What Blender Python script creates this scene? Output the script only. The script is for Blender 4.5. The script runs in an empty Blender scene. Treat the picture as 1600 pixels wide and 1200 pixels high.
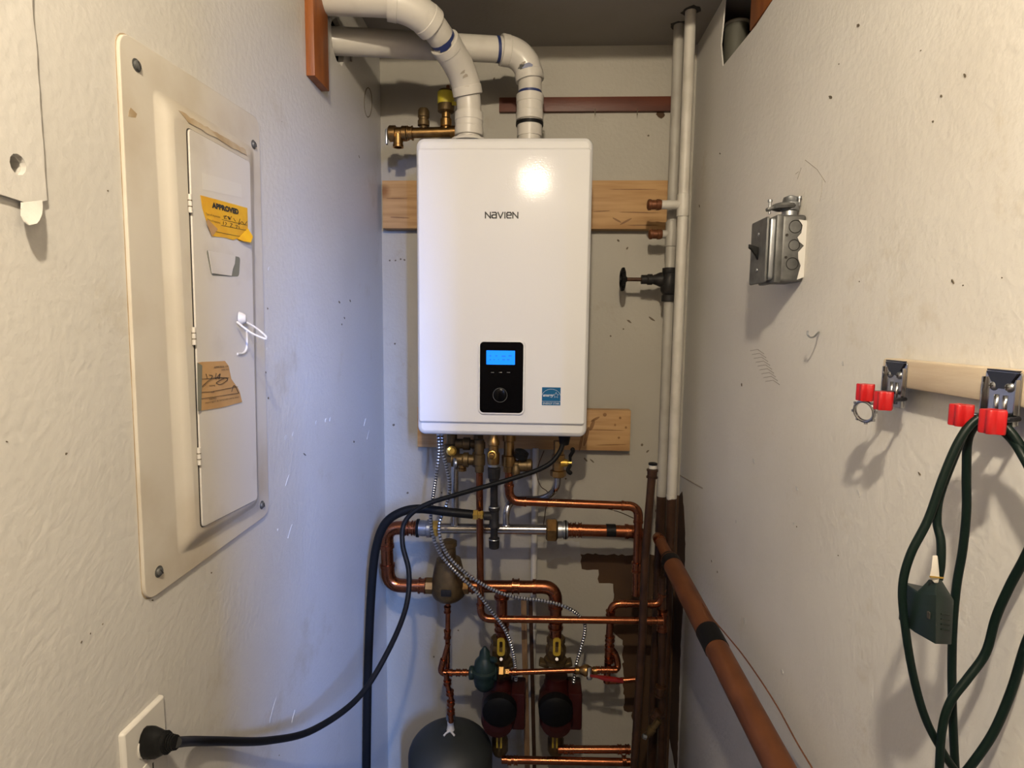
import bpy, bmesh, math, random
from mathutils import Vector, Matrix
random.seed(7)
S = bpy.context.scene
COL = S.collection

# ------------------------------------------------------------------ camera
F = 900.0                                   # focal length in pixels of the 1600x1200 frame
YAW, PITCH, ROLL = math.radians(2.58), math.radians(5.75), math.radians(0.60)
CZ = 1.50                                   # eye height
cam_d = bpy.data.cameras.new('camera'); cam = bpy.data.objects.new('camera', cam_d); COL.objects.link(cam)
cam_d.sensor_width = 36.0; cam_d.lens = 36.0 * F / 1600.0; cam_d.clip_start = 0.02
RM = Matrix.Rotation(YAW, 3, 'Z') @ Matrix.Rotation(math.pi / 2 - PITCH, 3, 'X') @ Matrix.Rotation(ROLL, 3, 'Z')
cam.matrix_world = Matrix.Translation((0, 0, CZ)) @ RM.to_4x4()
S.camera = cam

# ------------------------------------------------------------------ world, lights, exposure
W = bpy.data.worlds.new('world'); S.world = W; W.use_nodes = True
bg = W.node_tree.nodes['Background']; bg.inputs[0].default_value = (0.55, 0.72, 1.0, 1); bg.inputs[1].default_value = 0.01
S.view_settings.view_transform = 'Standard'; S.view_settings.look = 'None'
S.view_settings.exposure = 0.0; S.view_settings.gamma = 1.0; S.view_settings.use_curve_mapping = False
try:
    S.cycles.use_denoising = True
    S.cycles.max_bounces = 10; S.cycles.diffuse_bounces = 2
except Exception:
    pass
LAMP = Vector((-0.03, -0.14, CZ + 0.75)); LAMP_W = 98; LAMP_C = (1.0, 0.865, 0.665)
day = bpy.data.lights.new('window_daylight', 'AREA'); day.shape = 'RECTANGLE'; day.size = 0.50; day.size_y = 0.95
day.energy = 860; day.color = (0.20, 0.38, 1.0)
dayo = bpy.data.objects.new('window_daylight', day); COL.objects.link(dayo)
dayo.location = (1.15, -2.56, 2.40)
dayo.rotation_euler = (math.radians(90), 0, 0)           # looks along +Y, into the room through the high window

# ------------------------------------------------------------------ place
YB = 1.78                                   # back wall
def ray(px, py):
    return RM @ Vector(((px - 800) / F, -(py - 600) / F, -1.0))
def P(px, py, y=YB):                        # point seen at a pixel, on the plane y
    d = ray(px, py); t = y / d.y
    return Vector((d.x * t, y, CZ + d.z * t))
XL = P(600, 640).x
XR = 0.447
def Lw(px, py, off=0.0):                    # on the left wall (or off in front of it)
    d = ray(px, py); t = (XL + off) / d.x
    return Vector((XL + off, d.y * t, CZ + d.z * t))
def Rw(px, py, off=0.0):
    d = ray(px, py); t = (XR - off) / d.x
    return Vector((XR - off, d.y * t, CZ + d.z * t))
ZCEIL = P(980, 71).z
YFRONT = -0.36                              # plane of the added, unseen daylight blockers behind the camera
SOFFIT_Y = 1.20; SOFFIT_Z = CZ + 0.769

# ------------------------------------------------------------------ materials
ALB = 0.75                                  # the lamp is bright; the paints are off-white and dingy
def mat(name, col, rough=0.5, metal=0.0, col2=None, scale=8.0, detail=4.0, lo=0.4, hi=0.65, bump=0.0, bscale=120.0,
        spec=0.5, stretch=(1, 1, 1), rough2=None, emit=None, coat=0.0):
    col = tuple(c * ALB for c in col); col2 = tuple(c * ALB for c in col2) if col2 is not None else None
    m = bpy.data.materials.new(name); m.use_nodes = True
    nt = m.node_tree; b = nt.nodes['Principled BSDF']
    b.inputs['Base Color'].default_value = (*col, 1); b.inputs['Roughness'].default_value = rough
    b.inputs['Metallic'].default_value = metal; b.inputs['Specular IOR Level'].default_value = spec
    b.inputs['Coat Weight'].default_value = coat
    tc = nt.nodes.new('ShaderNodeTexCoord'); mp = nt.nodes.new('ShaderNodeMapping')
    mp.inputs['Scale'].default_value = stretch; nt.links.new(tc.outputs['Object'], mp.inputs['Vector'])
    if col2 is not None:
        n = nt.nodes.new('ShaderNodeTexNoise'); n.inputs['Scale'].default_value = scale; n.inputs['Detail'].default_value = detail
        nt.links.new(mp.outputs[0], n.inputs['Vector'])
        r = nt.nodes.new('ShaderNodeValToRGB'); r.color_ramp.elements[0].position = lo; r.color_ramp.elements[1].position = hi
        r.color_ramp.elements[0].color = (*col, 1); r.color_ramp.elements[1].color = (*col2, 1)
        nt.links.new(n.outputs['Fac'], r.inputs['Fac']); nt.links.new(r.outputs[0], b.inputs['Base Color'])
        if rough2 is not None:
            mr = nt.nodes.new('ShaderNodeMapRange'); mr.inputs['To Min'].default_value = rough; mr.inputs['To Max'].default_value = rough2
            mr.inputs['From Min'].default_value = lo; mr.inputs['From Max'].default_value = hi
            nt.links.new(n.outputs['Fac'], mr.inputs['Value']); nt.links.new(mr.outputs[0], b.inputs['Roughness'])
    if bump > 0:
        n2 = nt.nodes.new('ShaderNodeTexNoise'); n2.inputs['Scale'].default_value = bscale; n2.inputs['Detail'].default_value = 3
        nt.links.new(mp.outputs[0], n2.inputs['Vector'])
        bp = nt.nodes.new('ShaderNodeBump'); bp.inputs['Strength'].default_value = bump; bp.inputs['Distance'].default_value = 0.002
        nt.links.new(n2.outputs['Fac'], bp.inputs['Height']); nt.links.new(bp.outputs[0], b.inputs['Normal'])
    if emit:
        b.inputs['Emission Color'].default_value = (*emit[0], 1); b.inputs['Emission Strength'].default_value = emit[1]
    return m

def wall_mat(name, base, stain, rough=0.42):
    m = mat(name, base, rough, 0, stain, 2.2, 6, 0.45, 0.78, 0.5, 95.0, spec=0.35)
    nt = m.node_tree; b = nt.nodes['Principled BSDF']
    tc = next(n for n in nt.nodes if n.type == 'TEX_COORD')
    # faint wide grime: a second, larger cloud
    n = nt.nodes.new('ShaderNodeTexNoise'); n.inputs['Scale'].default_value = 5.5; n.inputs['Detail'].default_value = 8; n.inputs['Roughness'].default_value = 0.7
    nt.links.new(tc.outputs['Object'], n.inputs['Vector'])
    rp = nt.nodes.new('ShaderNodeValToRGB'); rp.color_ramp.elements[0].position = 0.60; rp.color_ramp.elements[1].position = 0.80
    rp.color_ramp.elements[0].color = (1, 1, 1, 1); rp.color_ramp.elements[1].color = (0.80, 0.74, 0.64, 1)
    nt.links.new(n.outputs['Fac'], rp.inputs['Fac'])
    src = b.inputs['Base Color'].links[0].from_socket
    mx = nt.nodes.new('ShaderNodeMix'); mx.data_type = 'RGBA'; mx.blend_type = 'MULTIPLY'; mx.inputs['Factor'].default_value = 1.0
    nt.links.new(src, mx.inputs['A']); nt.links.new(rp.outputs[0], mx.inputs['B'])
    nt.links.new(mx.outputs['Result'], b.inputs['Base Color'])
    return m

M = {}
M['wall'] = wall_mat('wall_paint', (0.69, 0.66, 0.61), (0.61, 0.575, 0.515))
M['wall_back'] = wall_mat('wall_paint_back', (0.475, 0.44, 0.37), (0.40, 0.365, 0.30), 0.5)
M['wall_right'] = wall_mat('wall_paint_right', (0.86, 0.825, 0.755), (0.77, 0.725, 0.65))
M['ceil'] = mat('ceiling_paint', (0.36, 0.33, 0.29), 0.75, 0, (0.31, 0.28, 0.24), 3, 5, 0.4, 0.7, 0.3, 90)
M['floor'] = mat('floor_concrete', (0.20, 0.19, 0.18), 0.8, 0, (0.28, 0.27, 0.25), 6, 6)
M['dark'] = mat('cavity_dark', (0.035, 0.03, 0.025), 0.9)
M['gyp'] = mat('gypsum_edge', (0.62, 0.58, 0.52), 0.85, 0, (0.40, 0.34, 0.28), 60, 4)
M['panel'] = mat('panel_enamel', (0.68, 0.625, 0.535), 0.42, 0, (0.46, 0.37, 0.255), 6, 10, 0.46, 0.80, 0.12, 60)
M['door'] = mat('panel_door_enamel', (0.70, 0.66, 0.61), 0.42, 0, (0.48, 0.42, 0.35), 9, 10, 0.55, 0.88, 0.10, 60)
M['boiler'] = mat('boiler_enamel', (0.85, 0.84, 0.83), 0.075, 0, None, bump=0.07, bscale=260, spec=0.055)
M['boiler_grey'] = mat('boiler_trim', (0.72, 0.72, 0.73), 0.3)
M['black_gloss'] = mat('black_gloss', (0.003, 0.003, 0.0035), 0.2, spec=0.10)
M['black'] = mat('black_rubber', (0.008, 0.008, 0.0082), 0.48, spec=0.12)
M['motor_black'] = mat('motor_black', (0.004, 0.004, 0.004), 0.55, spec=0.1)
M['black_iron'] = mat('black_iron', (0.018, 0.017, 0.017), 0.5, 0.2, (0.032, 0.028, 0.025), 60, spec=0.2)
M['ink'] = mat('ink', (0.012, 0.011, 0.010), 0.5)
M['lcd'] = mat('lcd', (0.0, 0.1, 0.5), 0.3, emit=((0.0, 0.22, 1.0), 1.25))
M['lcd_ink'] = mat('lcd_ink', (0.0, 0.05, 0.35), 0.4, emit=((0.0, 0.13, 0.72), 0.9))
M['star'] = mat('sticker_blue', (0.006, 0.11, 0.25), 0.4, spec=.2)
M['white'] = mat('sticker_white', (0.8, 0.8, 0.8), 0.4)
M['pvc'] = mat('pvc', (0.64, 0.60, 0.53), 0.35, 0, (0.53, 0.485, 0.415), 14, 8, 0.5, 0.8)
M['pvc_fit'] = mat('pvc_fitting', (0.68, 0.64, 0.57), 0.32, 0, (0.50, 0.46, 0.41), 22, 8, 0.58, 0.82)
M['primer'] = mat('blue_primer', (0.02, 0.035, 0.14), 0.4)
M['copper'] = mat('copper', (0.39, 0.135, 0.06), 0.25, 1.0, (0.22, 0.07, 0.032), 24, 6, 0.4, 0.75, rough2=0.42)
M['copper_dull'] = mat('copper_dull', (0.22, 0.075, 0.026), 0.48, 0.45, (0.145, 0.048, 0.017), 16, 6, 0.35, 0.7)
M['copper_brown'] = mat('copper_brown', (0.085, 0.038, 0.017), 0.42, 0.5, (0.045, 0.02, 0.010), 20, 6)
M['brass'] = mat('brass', (0.42, 0.25, 0.09), 0.34, 1.0, (0.24, 0.135, 0.05), 40, 6, 0.35, 0.75)
M['brass_dull'] = mat('brass_dull', (0.16, 0.105, 0.042), 0.48, 0.7, (0.10, 0.062, 0.026), 40, 6)
M['gold'] = mat('gold_brass', (0.85, 0.55, 0.12), 0.3, 0.9)
M['steel'] = mat('stainless', (0.60, 0.58, 0.55), 0.22, 1.0)
M['zinc'] = mat('zinc', (0.46, 0.48, 0.50), 0.38, 0.9, (0.28, 0.29, 0.30), 30, 6, 0.35, 0.7)
M['galv_grey'] = mat('galvanised_grey', (0.17, 0.17, 0.165), 0.5, 0.5, (0.09, 0.09, 0.087), 45, 6, 0.35, 0.7)
M['chrome'] = mat('chrome', (0.52, 0.52, 0.53), 0.20, 1.0)
M['dark_steel'] = mat('dark_steel', (0.045, 0.05, 0.065), 0.3, 0.6)
M['ghost'] = mat('label_ghost', (0.74, 0.705, 0.655), 0.45)
M['hidden'] = mat('hidden_pipe', (0.13, 0.125, 0.095), 0.6)
M['knot'] = mat('pine_knot', (0.25, 0.115, 0.035), 0.6, 0, (0.36, 0.19, 0.07), 30)
M['armour'] = mat('armour', (0.62, 0.62, 0.63), 0.28, 0.9)
M['armour_gap_shade'] = mat('armour_gap_shade', (0.03, 0.03, 0.03), 0.6)  # shade between the cable ribs put into colour
M['white_pipe'] = mat('painted_pipe', (0.66, 0.62, 0.54), 0.45, 0, (0.50, 0.455, 0.375), 14, 6, 0.45, 0.75)
M['grey_pipe'] = mat('painted_pipe_grey', (0.47, 0.44, 0.38), 0.5, 0, (0.36, 0.33, 0.28), 14, 6, 0.45, 0.75)
M['bare'] = mat('bare_brown_wall', (0.075, 0.033, 0.008), 0.8, 0, (0.05, 0.021, 0.006), 8, 6)
M['bare_dark'] = mat('bare_brown_dark', (0.075, 0.034, 0.012), 0.8, 0, (0.045, 0.02, 0.008), 8, 6)
M['shade_paint'] = mat('shade_grey', (0.50, 0.475, 0.435), 0.55, 0, (0.42, 0.395, 0.36), 20, 8)  # shadow tone of the back wall put into a colour
M['redwood'] = mat('stained_batten', (0.14, 0.034, 0.013), 0.5, 0, (0.085, 0.02, 0.008), 6, 6, 0.35, 0.7, 0.2, 40, stretch=(1, 6, 6))
M['orangewood'] = mat('orange_batten', (0.36, 0.105, 0.014), 0.5, 0, (0.23, 0.06, 0.010), 6, 6, 0.35, 0.7, 0.2, 40, stretch=(8, 8, 1))
def wood(name, c1, c2, stretch):
    m = mat(name, c1, 0.6, 0, c2, 7, 8, 0.42, 0.72, 0.15, 30, stretch=stretch)
    nt = m.node_tree; b = nt.nodes['Principled BSDF']; tc = next(n for n in nt.nodes if n.type == 'TEX_COORD')
    src = b.inputs['Base Color'].links[0].from_socket
    v = nt.nodes.new('ShaderNodeTexVoronoi'); v.inputs['Scale'].default_value = 7.0
    nt.links.new(tc.outputs['Object'], v.inputs['Vector'])
    rp = nt.nodes.new('ShaderNodeValToRGB'); rp.color_ramp.elements[0].position = 0.05; rp.color_ramp.elements[1].position = 0.17
    rp.color_ramp.elements[0].color = (0.42, 0.25, 0.14, 1); rp.color_ramp.elements[1].color = (1, 1, 1, 1)
    nt.links.new(v.outputs['Distance'], rp.inputs['Fac'])
    mx = nt.nodes.new('ShaderNodeMix'); mx.data_type = 'RGBA'; mx.blend_type = 'MULTIPLY'; mx.inputs['Factor'].default_value = 0.8
    nt.links.new(src, mx.inputs['A']); nt.links.new(rp.outputs[0], mx.inputs['B']); nt.links.new(mx.outputs['Result'], b.inputs['Base Color'])
    return m
M['pine'] = wood('pine_board', (0.60, 0.36, 0.155), (0.43, 0.225, 0.08), (0.7, 8, 9))
M['palewood'] = mat('pale_rail', (0.74, 0.62, 0.46), 0.55, 0, (0.64, 0.50, 0.34), 9, 6, 0.4, 0.75, 0.1, 40, stretch=(8, 1, 8))
M['stick'] = mat('stick_wood', (0.28, 0.16, 0.07), 0.6, 0, (0.16, 0.085, 0.035), 14, 6, stretch=(8, 8, 1))
M['tank'] = mat('tank_grey', (0.027, 0.030, 0.026), 0.55, 0, (0.021, 0.024, 0.021), 12)
M['green_valve'] = mat('green_valve', (0.013, 0.029, 0.025), 0.42, spec=.3)
M['pump'] = mat('pump_red', (0.034, 0.0045, 0.0035), 0.45, spec=0.2)
M['yellow'] = mat('yellow_plastic', (0.42, 0.28, 0.015), 0.4)
M['yellow_label'] = mat('yellow_sticker', (0.86, 0.47, 0.008), 0.5, 0, (0.76, 0.38, 0.006), 30)
M['yellow_tag'] = mat('yellow_tag', (0.58, 0.47, 0.03), 0.5)
M['red'] = mat('red_plastic', (0.52, 0.008, 0.010), 0.38)
M['red_dark'] = mat('red_lever', (0.22, 0.006, 0.006), 0.4)
M['tan'] = mat('tan_tag', (0.58, 0.345, 0.145), 0.7, 0, (0.49, 0.28, 0.11), 20)
M['fold_and_shade'] = mat('tag_fold_and_shade', (0.21, 0.21, 0.165), 0.7)  # grey of the tag's fold, also the painted latch shadow
M['green_cord'] = mat('green_cord', (0.004, 0.012, 0.009), 0.42, spec=0.18)
M['green_block'] = mat('green_block', (0.006, 0.017, 0.015), 0.45)
M['ivory'] = mat('ivory_plate', (0.74, 0.70, 0.63), 0.35)
M['tie'] = mat('nylon_tie', (0.74, 0.71, 0.66), 0.4)
M['tape_white'] = mat('white_tape', (0.70, 0.66, 0.58), 0.5)
M['mark'] = mat('wall_mark', (0.15, 0.115, 0.075), 0.8)
M['mark_soft'] = mat('wall_scuff', (0.42, 0.37, 0.30), 0.8)
M['chip'] = mat('paint_chip', (0.72, 0.70, 0.66), 0.6)
M['rust_and_gap'] = mat('rust_stain_and_gap', (0.36, 0.25, 0.13), 0.7, 0, (0.52, 0.42, 0.29), 18, 8, 0.4, 0.6)  # stain colour, also used for the painted shadow gap
M['plastic_clear'] = mat('bulb_socket', (0.75, 0.73, 0.68), 0.4)

# ------------------------------------------------------------------ mesh helpers
class MB:
    def __init__(self): self.v = []; self.f = []
    def add(self, vs, fs):
        o = len(self.v); self.v += [Vector(x) for x in vs]; self.f += [tuple(i + o for i in f) for f in fs]; return self
    def loops(self, Ls, cap0=True, cap1=True, close=True):
        n = len(Ls[0]); vs = [p for l in Ls for p in l]; fs = []
        for i in range(len(Ls) - 1):
            for j in range(n if close else n - 1):
                k = (j + 1) % n
                fs.append((i * n + j, i * n + k, (i + 1) * n + k, (i + 1) * n + j))
        if cap0: fs.append(tuple(reversed(range(n))))
        if cap1: fs.append(tuple((len(Ls) - 1) * n + j for j in range(n)))
        return self.add(vs, fs)
    def tube(self, pts, r, seg=12, cap=True):
        pts = [Vector(p) for p in pts]; n = len(pts); rs = r if isinstance(r, (list, tuple)) else [r] * n
        t0 = (pts[1] - pts[0]).normalized()
        u = t0.orthogonal().normalized(); Ls = []
        pt = t0
        for i in range(n):
            a = pts[max(i - 1, 0)]; b = pts[min(i + 1, n - 1)]
            t = (b - a).normalized() if (b - a).length > 1e-9 else pt
            q = pt.rotation_difference(t); u = q @ u; u = (u - t * u.dot(t)).normalized(); pt = t
            w = t.cross(u)
            Ls.append([pts[i] + (u * math.cos(2 * math.pi * k / seg) + w * math.sin(2 * math.pi * k / seg)) * rs[i] for k in range(seg)])
        return self.loops(Ls, cap, cap)
    def lathe(self, p0, ax, prof, seg=20, cap=True):
        p0 = Vector(p0); ax = Vector(ax).normalized()
        return self.tube_exact([p0 + ax * s for s, r in prof], ax, [max(r, 1e-5) for s, r in prof], seg, cap)
    def tube_exact(self, pts, ax, rs, seg, cap=True):
        u = ax.orthogonal().normalized(); w = ax.cross(u)
        Ls = [[p + (u * math.cos(2 * math.pi * k / seg) + w * math.sin(2 * math.pi * k / seg)) * r for k in range(seg)] for p, r in zip(pts, rs)]
        return self.loops(Ls, cap, cap)
    def box(self, c, sx, sy, sz, ux=(1, 0, 0), uy=(0, 1, 0), uz=(0, 0, 1)):
        c = Vector(c); ux, uy, uz = Vector(ux) * sx / 2, Vector(uy) * sy / 2, Vector(uz) * sz / 2
        lo = [c - ux - uy - uz, c + ux - uy - uz, c + ux + uy - uz, c - ux + uy - uz]
        return self.loops([lo, [p + uz * 2 for p in lo]])
    def prism(self, outline, un, t, bev=0.0):
        # outline: world points, counter-clockwise seen from the un side; grows along un
        un = Vector(un).normalized(); o = [Vector(p) for p in outline]; n = len(o)
        Ls = [o]
        if bev > 0:
            ins = []
            for i in range(n):
                a = (o[i] - o[i - 1]); b = (o[(i + 1) % n] - o[i])
                na = un.cross(a).normalized() if a.length > 1e-9 else Vector(); nb = un.cross(b).normalized() if b.length > 1e-9 else Vector()
                m = na + nb; m = m.normalized() if m.length > 1e-9 else na
                ins.append(o[i] + m * bev + un * t)
            Ls += [[p + un * (t - bev) for p in o]]
            mid = [(p * 0.7 + (q - un * bev) * 0.3) + un * 0 for p, q in zip([p + un * (t - bev * 0.3) for p in o], [q + un * bev * 0.7 for q in ins])]
            Ls += [mid, ins]
        else:
            Ls += [[p + un * t for p in o]]
        return self.loops(Ls)
    def torus(self, c, ax, R, r, seg=28, sec=8, a0=0.0, a1=2 * math.pi):
        c = Vector(c); ax = Vector(ax).normalized(); u = ax.orthogonal().normalized(); w = ax.cross(u)
        full = abs(a1 - a0 - 2 * math.pi) < 1e-6; Ls = []
        for i in range(seg + (0 if full else 1)):
            a = a0 + (a1 - a0) * i / seg; d = u * math.cos(a) + w * math.sin(a)
            Ls.append([c + d * R + (d * math.cos(2 * math.pi * k / sec) + ax * math.sin(2 * math.pi * k / sec)) * r for k in range(sec)])
        if full: Ls.append(Ls[0])
        return self.loops(Ls, not full, not full)

ORIG = {}
def put(o, origin, parent):
    ORIG[o] = Vector(origin)
    if parent is not None:
        o.parent = parent; o.location = Vector(origin) - ORIG[parent]
    else:
        o.location = origin
    COL.objects.link(o); return o
def tag(o, label=None, cat=None, group=None, kind=None):
    if label: o['label'] = label
    if cat: o['category'] = cat
    if group: o['group'] = group
    if kind: o['kind'] = kind
    return o
def build(name, mb, m, parent=None, angle=38, origin=None, bevel=0.0, label=None, cat=None, group=None, kind=None, seg=2):
    bm = bmesh.new()
    bvs = [bm.verts.new(p) for p in mb.v]
    for f in mb.f:
        try: bm.faces.new([bvs[i] for i in f])
        except ValueError: pass
    bmesh.ops.remove_doubles(bm, verts=bm.verts, dist=1e-7)
    bmesh.ops.recalc_face_normals(bm, faces=bm.faces)
    if bevel > 0:
        es = [e for e in bm.edges if len(e.link_faces) == 2 and e.calc_face_angle(0) > math.radians(40)]
        bmesh.ops.bevel(bm, geom=es, offset=bevel, segments=seg, affect='EDGES', profile=0.5)
    if origin is None:
        xs = [v.co for v in bm.verts]
        origin = Vector((sum(p.x for p in xs) / len(xs), sum(p.y for p in xs) / len(xs), min(p.z for p in xs)))
    for v in bm.verts: v.co -= Vector(origin)
    me = bpy.data.meshes.new(name); bm.to_mesh(me); bm.free()
    me.materials.append(M[m] if isinstance(m, str) else m)
    for p in me.polygons: p.use_smooth = True
    try: me.set_sharp_from_angle(angle=math.radians(angle))
    except Exception: pass
    for p in me.polygons:
        if len(p.vertices) > 6: p.use_smooth = False
    return tag(put(bpy.data.objects.new(name, me), origin, parent), label, cat, group, kind)
def thing(name, loc, label, cat, group=None):
    o = bpy.data.objects.new(name, None); o.empty_display_size = 0.03
    return tag(put(o, loc, None), label, cat, group)
def fillet(pts, R, n=7):
    pts = [Vector(p) for p in pts]; out = [pts[0]]
    for i in range(1, len(pts) - 1):
        a = (pts[i - 1] - pts[i]); b = (pts[i + 1] - pts[i]); r = min(R, a.length * 0.48, b.length * 0.48)
        p, q = pts[i] + a.normalized() * r, pts[i] + b.normalized() * r
        for k in range(n + 1):
            t = k / n; out.append((1 - t) ** 2 * p + 2 * t * (1 - t) * pts[i] + t * t * q)
    out.append(pts[-1]); return out
def spline(pts, n=8):
    pts = [Vector(p) for p in pts]; e = [pts[0] * 2 - pts[1]] + pts + [pts[-1] * 2 - pts[-2]]; out = []
    for i in range(1, len(e) - 2):
        a, b, c, d = e[i - 1], e[i], e[i + 1], e[i + 2]
        for k in range(n):
            t = k / n
            out.append(0.5 * ((2 * b) + (c - a) * t + (2 * a - 5 * b + 4 * c - d) * t * t + (3 * b - a - 3 * c + d) * t ** 3))
    out.append(pts[-1]); return out
X, Y, Z = Vector((1, 0, 0)), Vector((0, 1, 0)), Vector((0, 0, 1))
FL = (Y, Z, X); FR = (-Y, Z, -X); FB = (X, Z, -Y)      # right, up and outward of the left, right and back walls
def rrect(c, w, h, r, fr, n=5):
    c = Vector(c); ux, uy, un = fr; out = []
    for (sx, sy, a0) in ((1, -1, -90), (1, 1, 0), (-1, 1, 90), (-1, -1, 180)):
        for k in range(n + 1):
            a = math.radians(a0 + 90 * k / n)
            out.append(c + ux * (sx * (w / 2 - r) + r * math.cos(a)) + uy * (sy * (h / 2 - r) + r * math.sin(a)))
    return out
def rquad(c4, r, n=4):                                  # quad corners (ccw) with rounded corners
    c4 = [Vector(p) for p in c4]; out = []
    for i in range(4):
        a = (c4[i - 1] - c4[i]).normalized(); b = (c4[(i + 1) % 4] - c4[i]).normalized()
        p, q = c4[i] + a * r, c4[i] + b * r
        for k in range(n + 1):
            t = k / n; out.append((1 - t) ** 2 * p + 2 * t * (1 - t) * c4[i] + t * t * q)
    return out
def disc(c, un, r, t, n=14, sy=1.0, ux=None):
    un = Vector(un); u = Vector(ux) if ux is not None else un.orthogonal().normalized(); w = un.cross(u)
    return MB().prism([Vector(c) + u * r * math.cos(2 * math.pi * k / n) + w * r * sy * math.sin(2 * math.pi * k / n) for k in range(n)], un, t)
def hexn(p0, ax, r, l, n=6):
    return [(0, r * 0.93), (l * 0.12, r), (l * 0.88, r), (l, r * 0.93)]
def text_mb(s, size, sx=1.0, bold=0.0, shear=0.0, ext=0.0):
    cu = bpy.data.curves.new('t', 'FONT'); cu.body = s; cu.size = size; cu.offset = bold; cu.shear = shear; cu.extrude = ext
    cu.align_x = 'LEFT'; cu.resolution_u = 3
    o = bpy.data.objects.new('t', cu); COL.objects.link(o)
    dg = bpy.context.evaluated_depsgraph_get(); me = bpy.data.meshes.new_from_object(o.evaluated_get(dg))
    vs = [Vector((v.co.x * sx, v.co.y, v.co.z)) for v in me.vertices]; fs = [tuple(p.vertices) for p in me.polygons]
    bpy.data.objects.remove(o); bpy.data.curves.remove(cu); bpy.data.meshes.remove(me)
    return vs, fs
def text(name, s, at, fr, size, parent, m='ink', width=None, height=None, bold=0.0, shear=0.0, dirv=None):
    vs, fs = text_mb(s, size, 1.0, bold, shear)
    x0, x1 = min(v.x for v in vs), max(v.x for v in vs); y0, y1 = min(v.y for v in vs), max(v.y for v in vs)
    kx = width / (x1 - x0) if width else 1.0; ky = height / (y1 - y0) if height else (kx if width else 1.0)
    ux, uy, un = fr
    if dirv is not None:
        ux = Vector(dirv).normalized(); uy = Vector(un).cross(ux)
    mb = MB().add([Vector(at) + ux * (v.x - x0) * kx + uy * (v.y - y0) * ky for v in vs], fs)
    mb2 = MB().add([p + Vector(un) * 0.0003 for p in mb.v], mb.f)
    return build(name, mb2, m, parent)
def stroke(pts, r=0.0006, seg=6): return MB().tube(pts, r, seg)

def wall(name, fr, o, outer, holes, t, m):              # polygon with holes in the wall's own 2-D frame, thickness away from the room
    ux, uy, un = fr; bm = bmesh.new(); es = []
    for loop in [outer] + holes:
        vs = [bm.verts.new(Vector(o) + ux * a + uy * b) for a, b in loop]
        es += [bm.edges.new((vs[i], vs[(i + 1) % len(vs)])) for i in range(len(vs))]
    bmesh.ops.triangle_fill(bm, use_beauty=True, use_dissolve=False, edges=es, normal=un)
    g = bmesh.ops.extrude_face_region(bm, geom=list(bm.faces))
    for v in [x for x in g['geom'] if isinstance(x, bmesh.types.BMVert)]: v.co -= Vector(un) * t
    bmesh.ops.recalc_face_normals(bm, faces=bm.faces)
    me = bpy.data.meshes.new(name); bm.to_mesh(me); bm.free(); me.materials.append(M[m])
    return tag(put(bpy.data.objects.new(name, me), Vector((0, 0, 0)), None), kind='structure')
def jag(pts, amp, step, fr=None):                       # roughen a closed outline
    pts = [Vector(p) for p in pts]; out = []
    for i in range(len(pts)):
        a, b = pts[i], pts[(i + 1) % len(pts)]; n = max(1, int((b - a).length / step))
        for k in range(n):
            p = a.lerp(b, k / n)
            if k > 0: p = p + Vector((random.uniform(-amp, amp) if abs((b - a).x) > 1e-6 or fr == 'B' else 0, random.uniform(-amp, amp) if fr in ('L', 'R') else 0, random.uniform(-amp, amp)))
            out.append(p)
    return out

# ------------------------------------------------------------------ room shell
TH = 0.013
# where the vents enter the left wall
PIPE_A_Y, PIPE_B_Y = 1.292, 1.413
def hole2(c, r, n=18, amp=0.12):
    return [(c[0] + r * (1 + random.uniform(-amp, amp)) * math.cos(2 * math.pi * k / n), c[1] + r * (1 + random.uniform(-amp, amp)) * math.sin(2 * math.pi * k / n)) for k in range(n)]
va = P(506, -2, PIPE_A_Y); vb = P(538, 65, PIPE_B_Y)
hp = Lw(20, 257)
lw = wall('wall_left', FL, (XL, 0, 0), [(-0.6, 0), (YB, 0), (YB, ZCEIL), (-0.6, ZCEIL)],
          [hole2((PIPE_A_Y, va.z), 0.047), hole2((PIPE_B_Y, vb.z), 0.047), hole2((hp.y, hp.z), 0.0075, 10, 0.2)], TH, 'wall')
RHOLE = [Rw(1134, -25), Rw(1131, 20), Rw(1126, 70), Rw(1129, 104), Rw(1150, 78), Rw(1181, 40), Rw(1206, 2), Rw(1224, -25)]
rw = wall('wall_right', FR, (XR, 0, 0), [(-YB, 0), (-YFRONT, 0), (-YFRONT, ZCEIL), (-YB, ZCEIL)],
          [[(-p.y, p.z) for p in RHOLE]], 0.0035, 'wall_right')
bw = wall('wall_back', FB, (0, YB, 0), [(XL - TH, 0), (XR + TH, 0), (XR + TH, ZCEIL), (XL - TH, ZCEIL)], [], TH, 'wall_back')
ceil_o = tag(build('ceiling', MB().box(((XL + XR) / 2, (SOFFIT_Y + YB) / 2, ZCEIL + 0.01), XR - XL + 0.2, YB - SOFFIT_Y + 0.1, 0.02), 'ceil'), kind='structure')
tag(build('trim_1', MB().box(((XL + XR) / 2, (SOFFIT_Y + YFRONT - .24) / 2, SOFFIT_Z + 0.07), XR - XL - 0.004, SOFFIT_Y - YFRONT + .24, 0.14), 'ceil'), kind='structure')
tag(build('floor', MB().box((0.8, -0.4, -0.02), 3.4, 4.6, 0.04), 'floor'), kind='structure')
M['blocker_brown'] = mat('brown_blocker', (0.13, 0.075, 0.04), 0.5)  # colour of the added slab, kept dark against bounced light
tag(build('light_blocker', MB().box(((XL + 0.185) / 2, YFRONT - 0.045, ZCEIL / 2), 0.185 - XL, 0.045, ZCEIL), 'blocker_brown'), kind='structure')  # unseen slab added to block daylight from the near left wall
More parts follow.
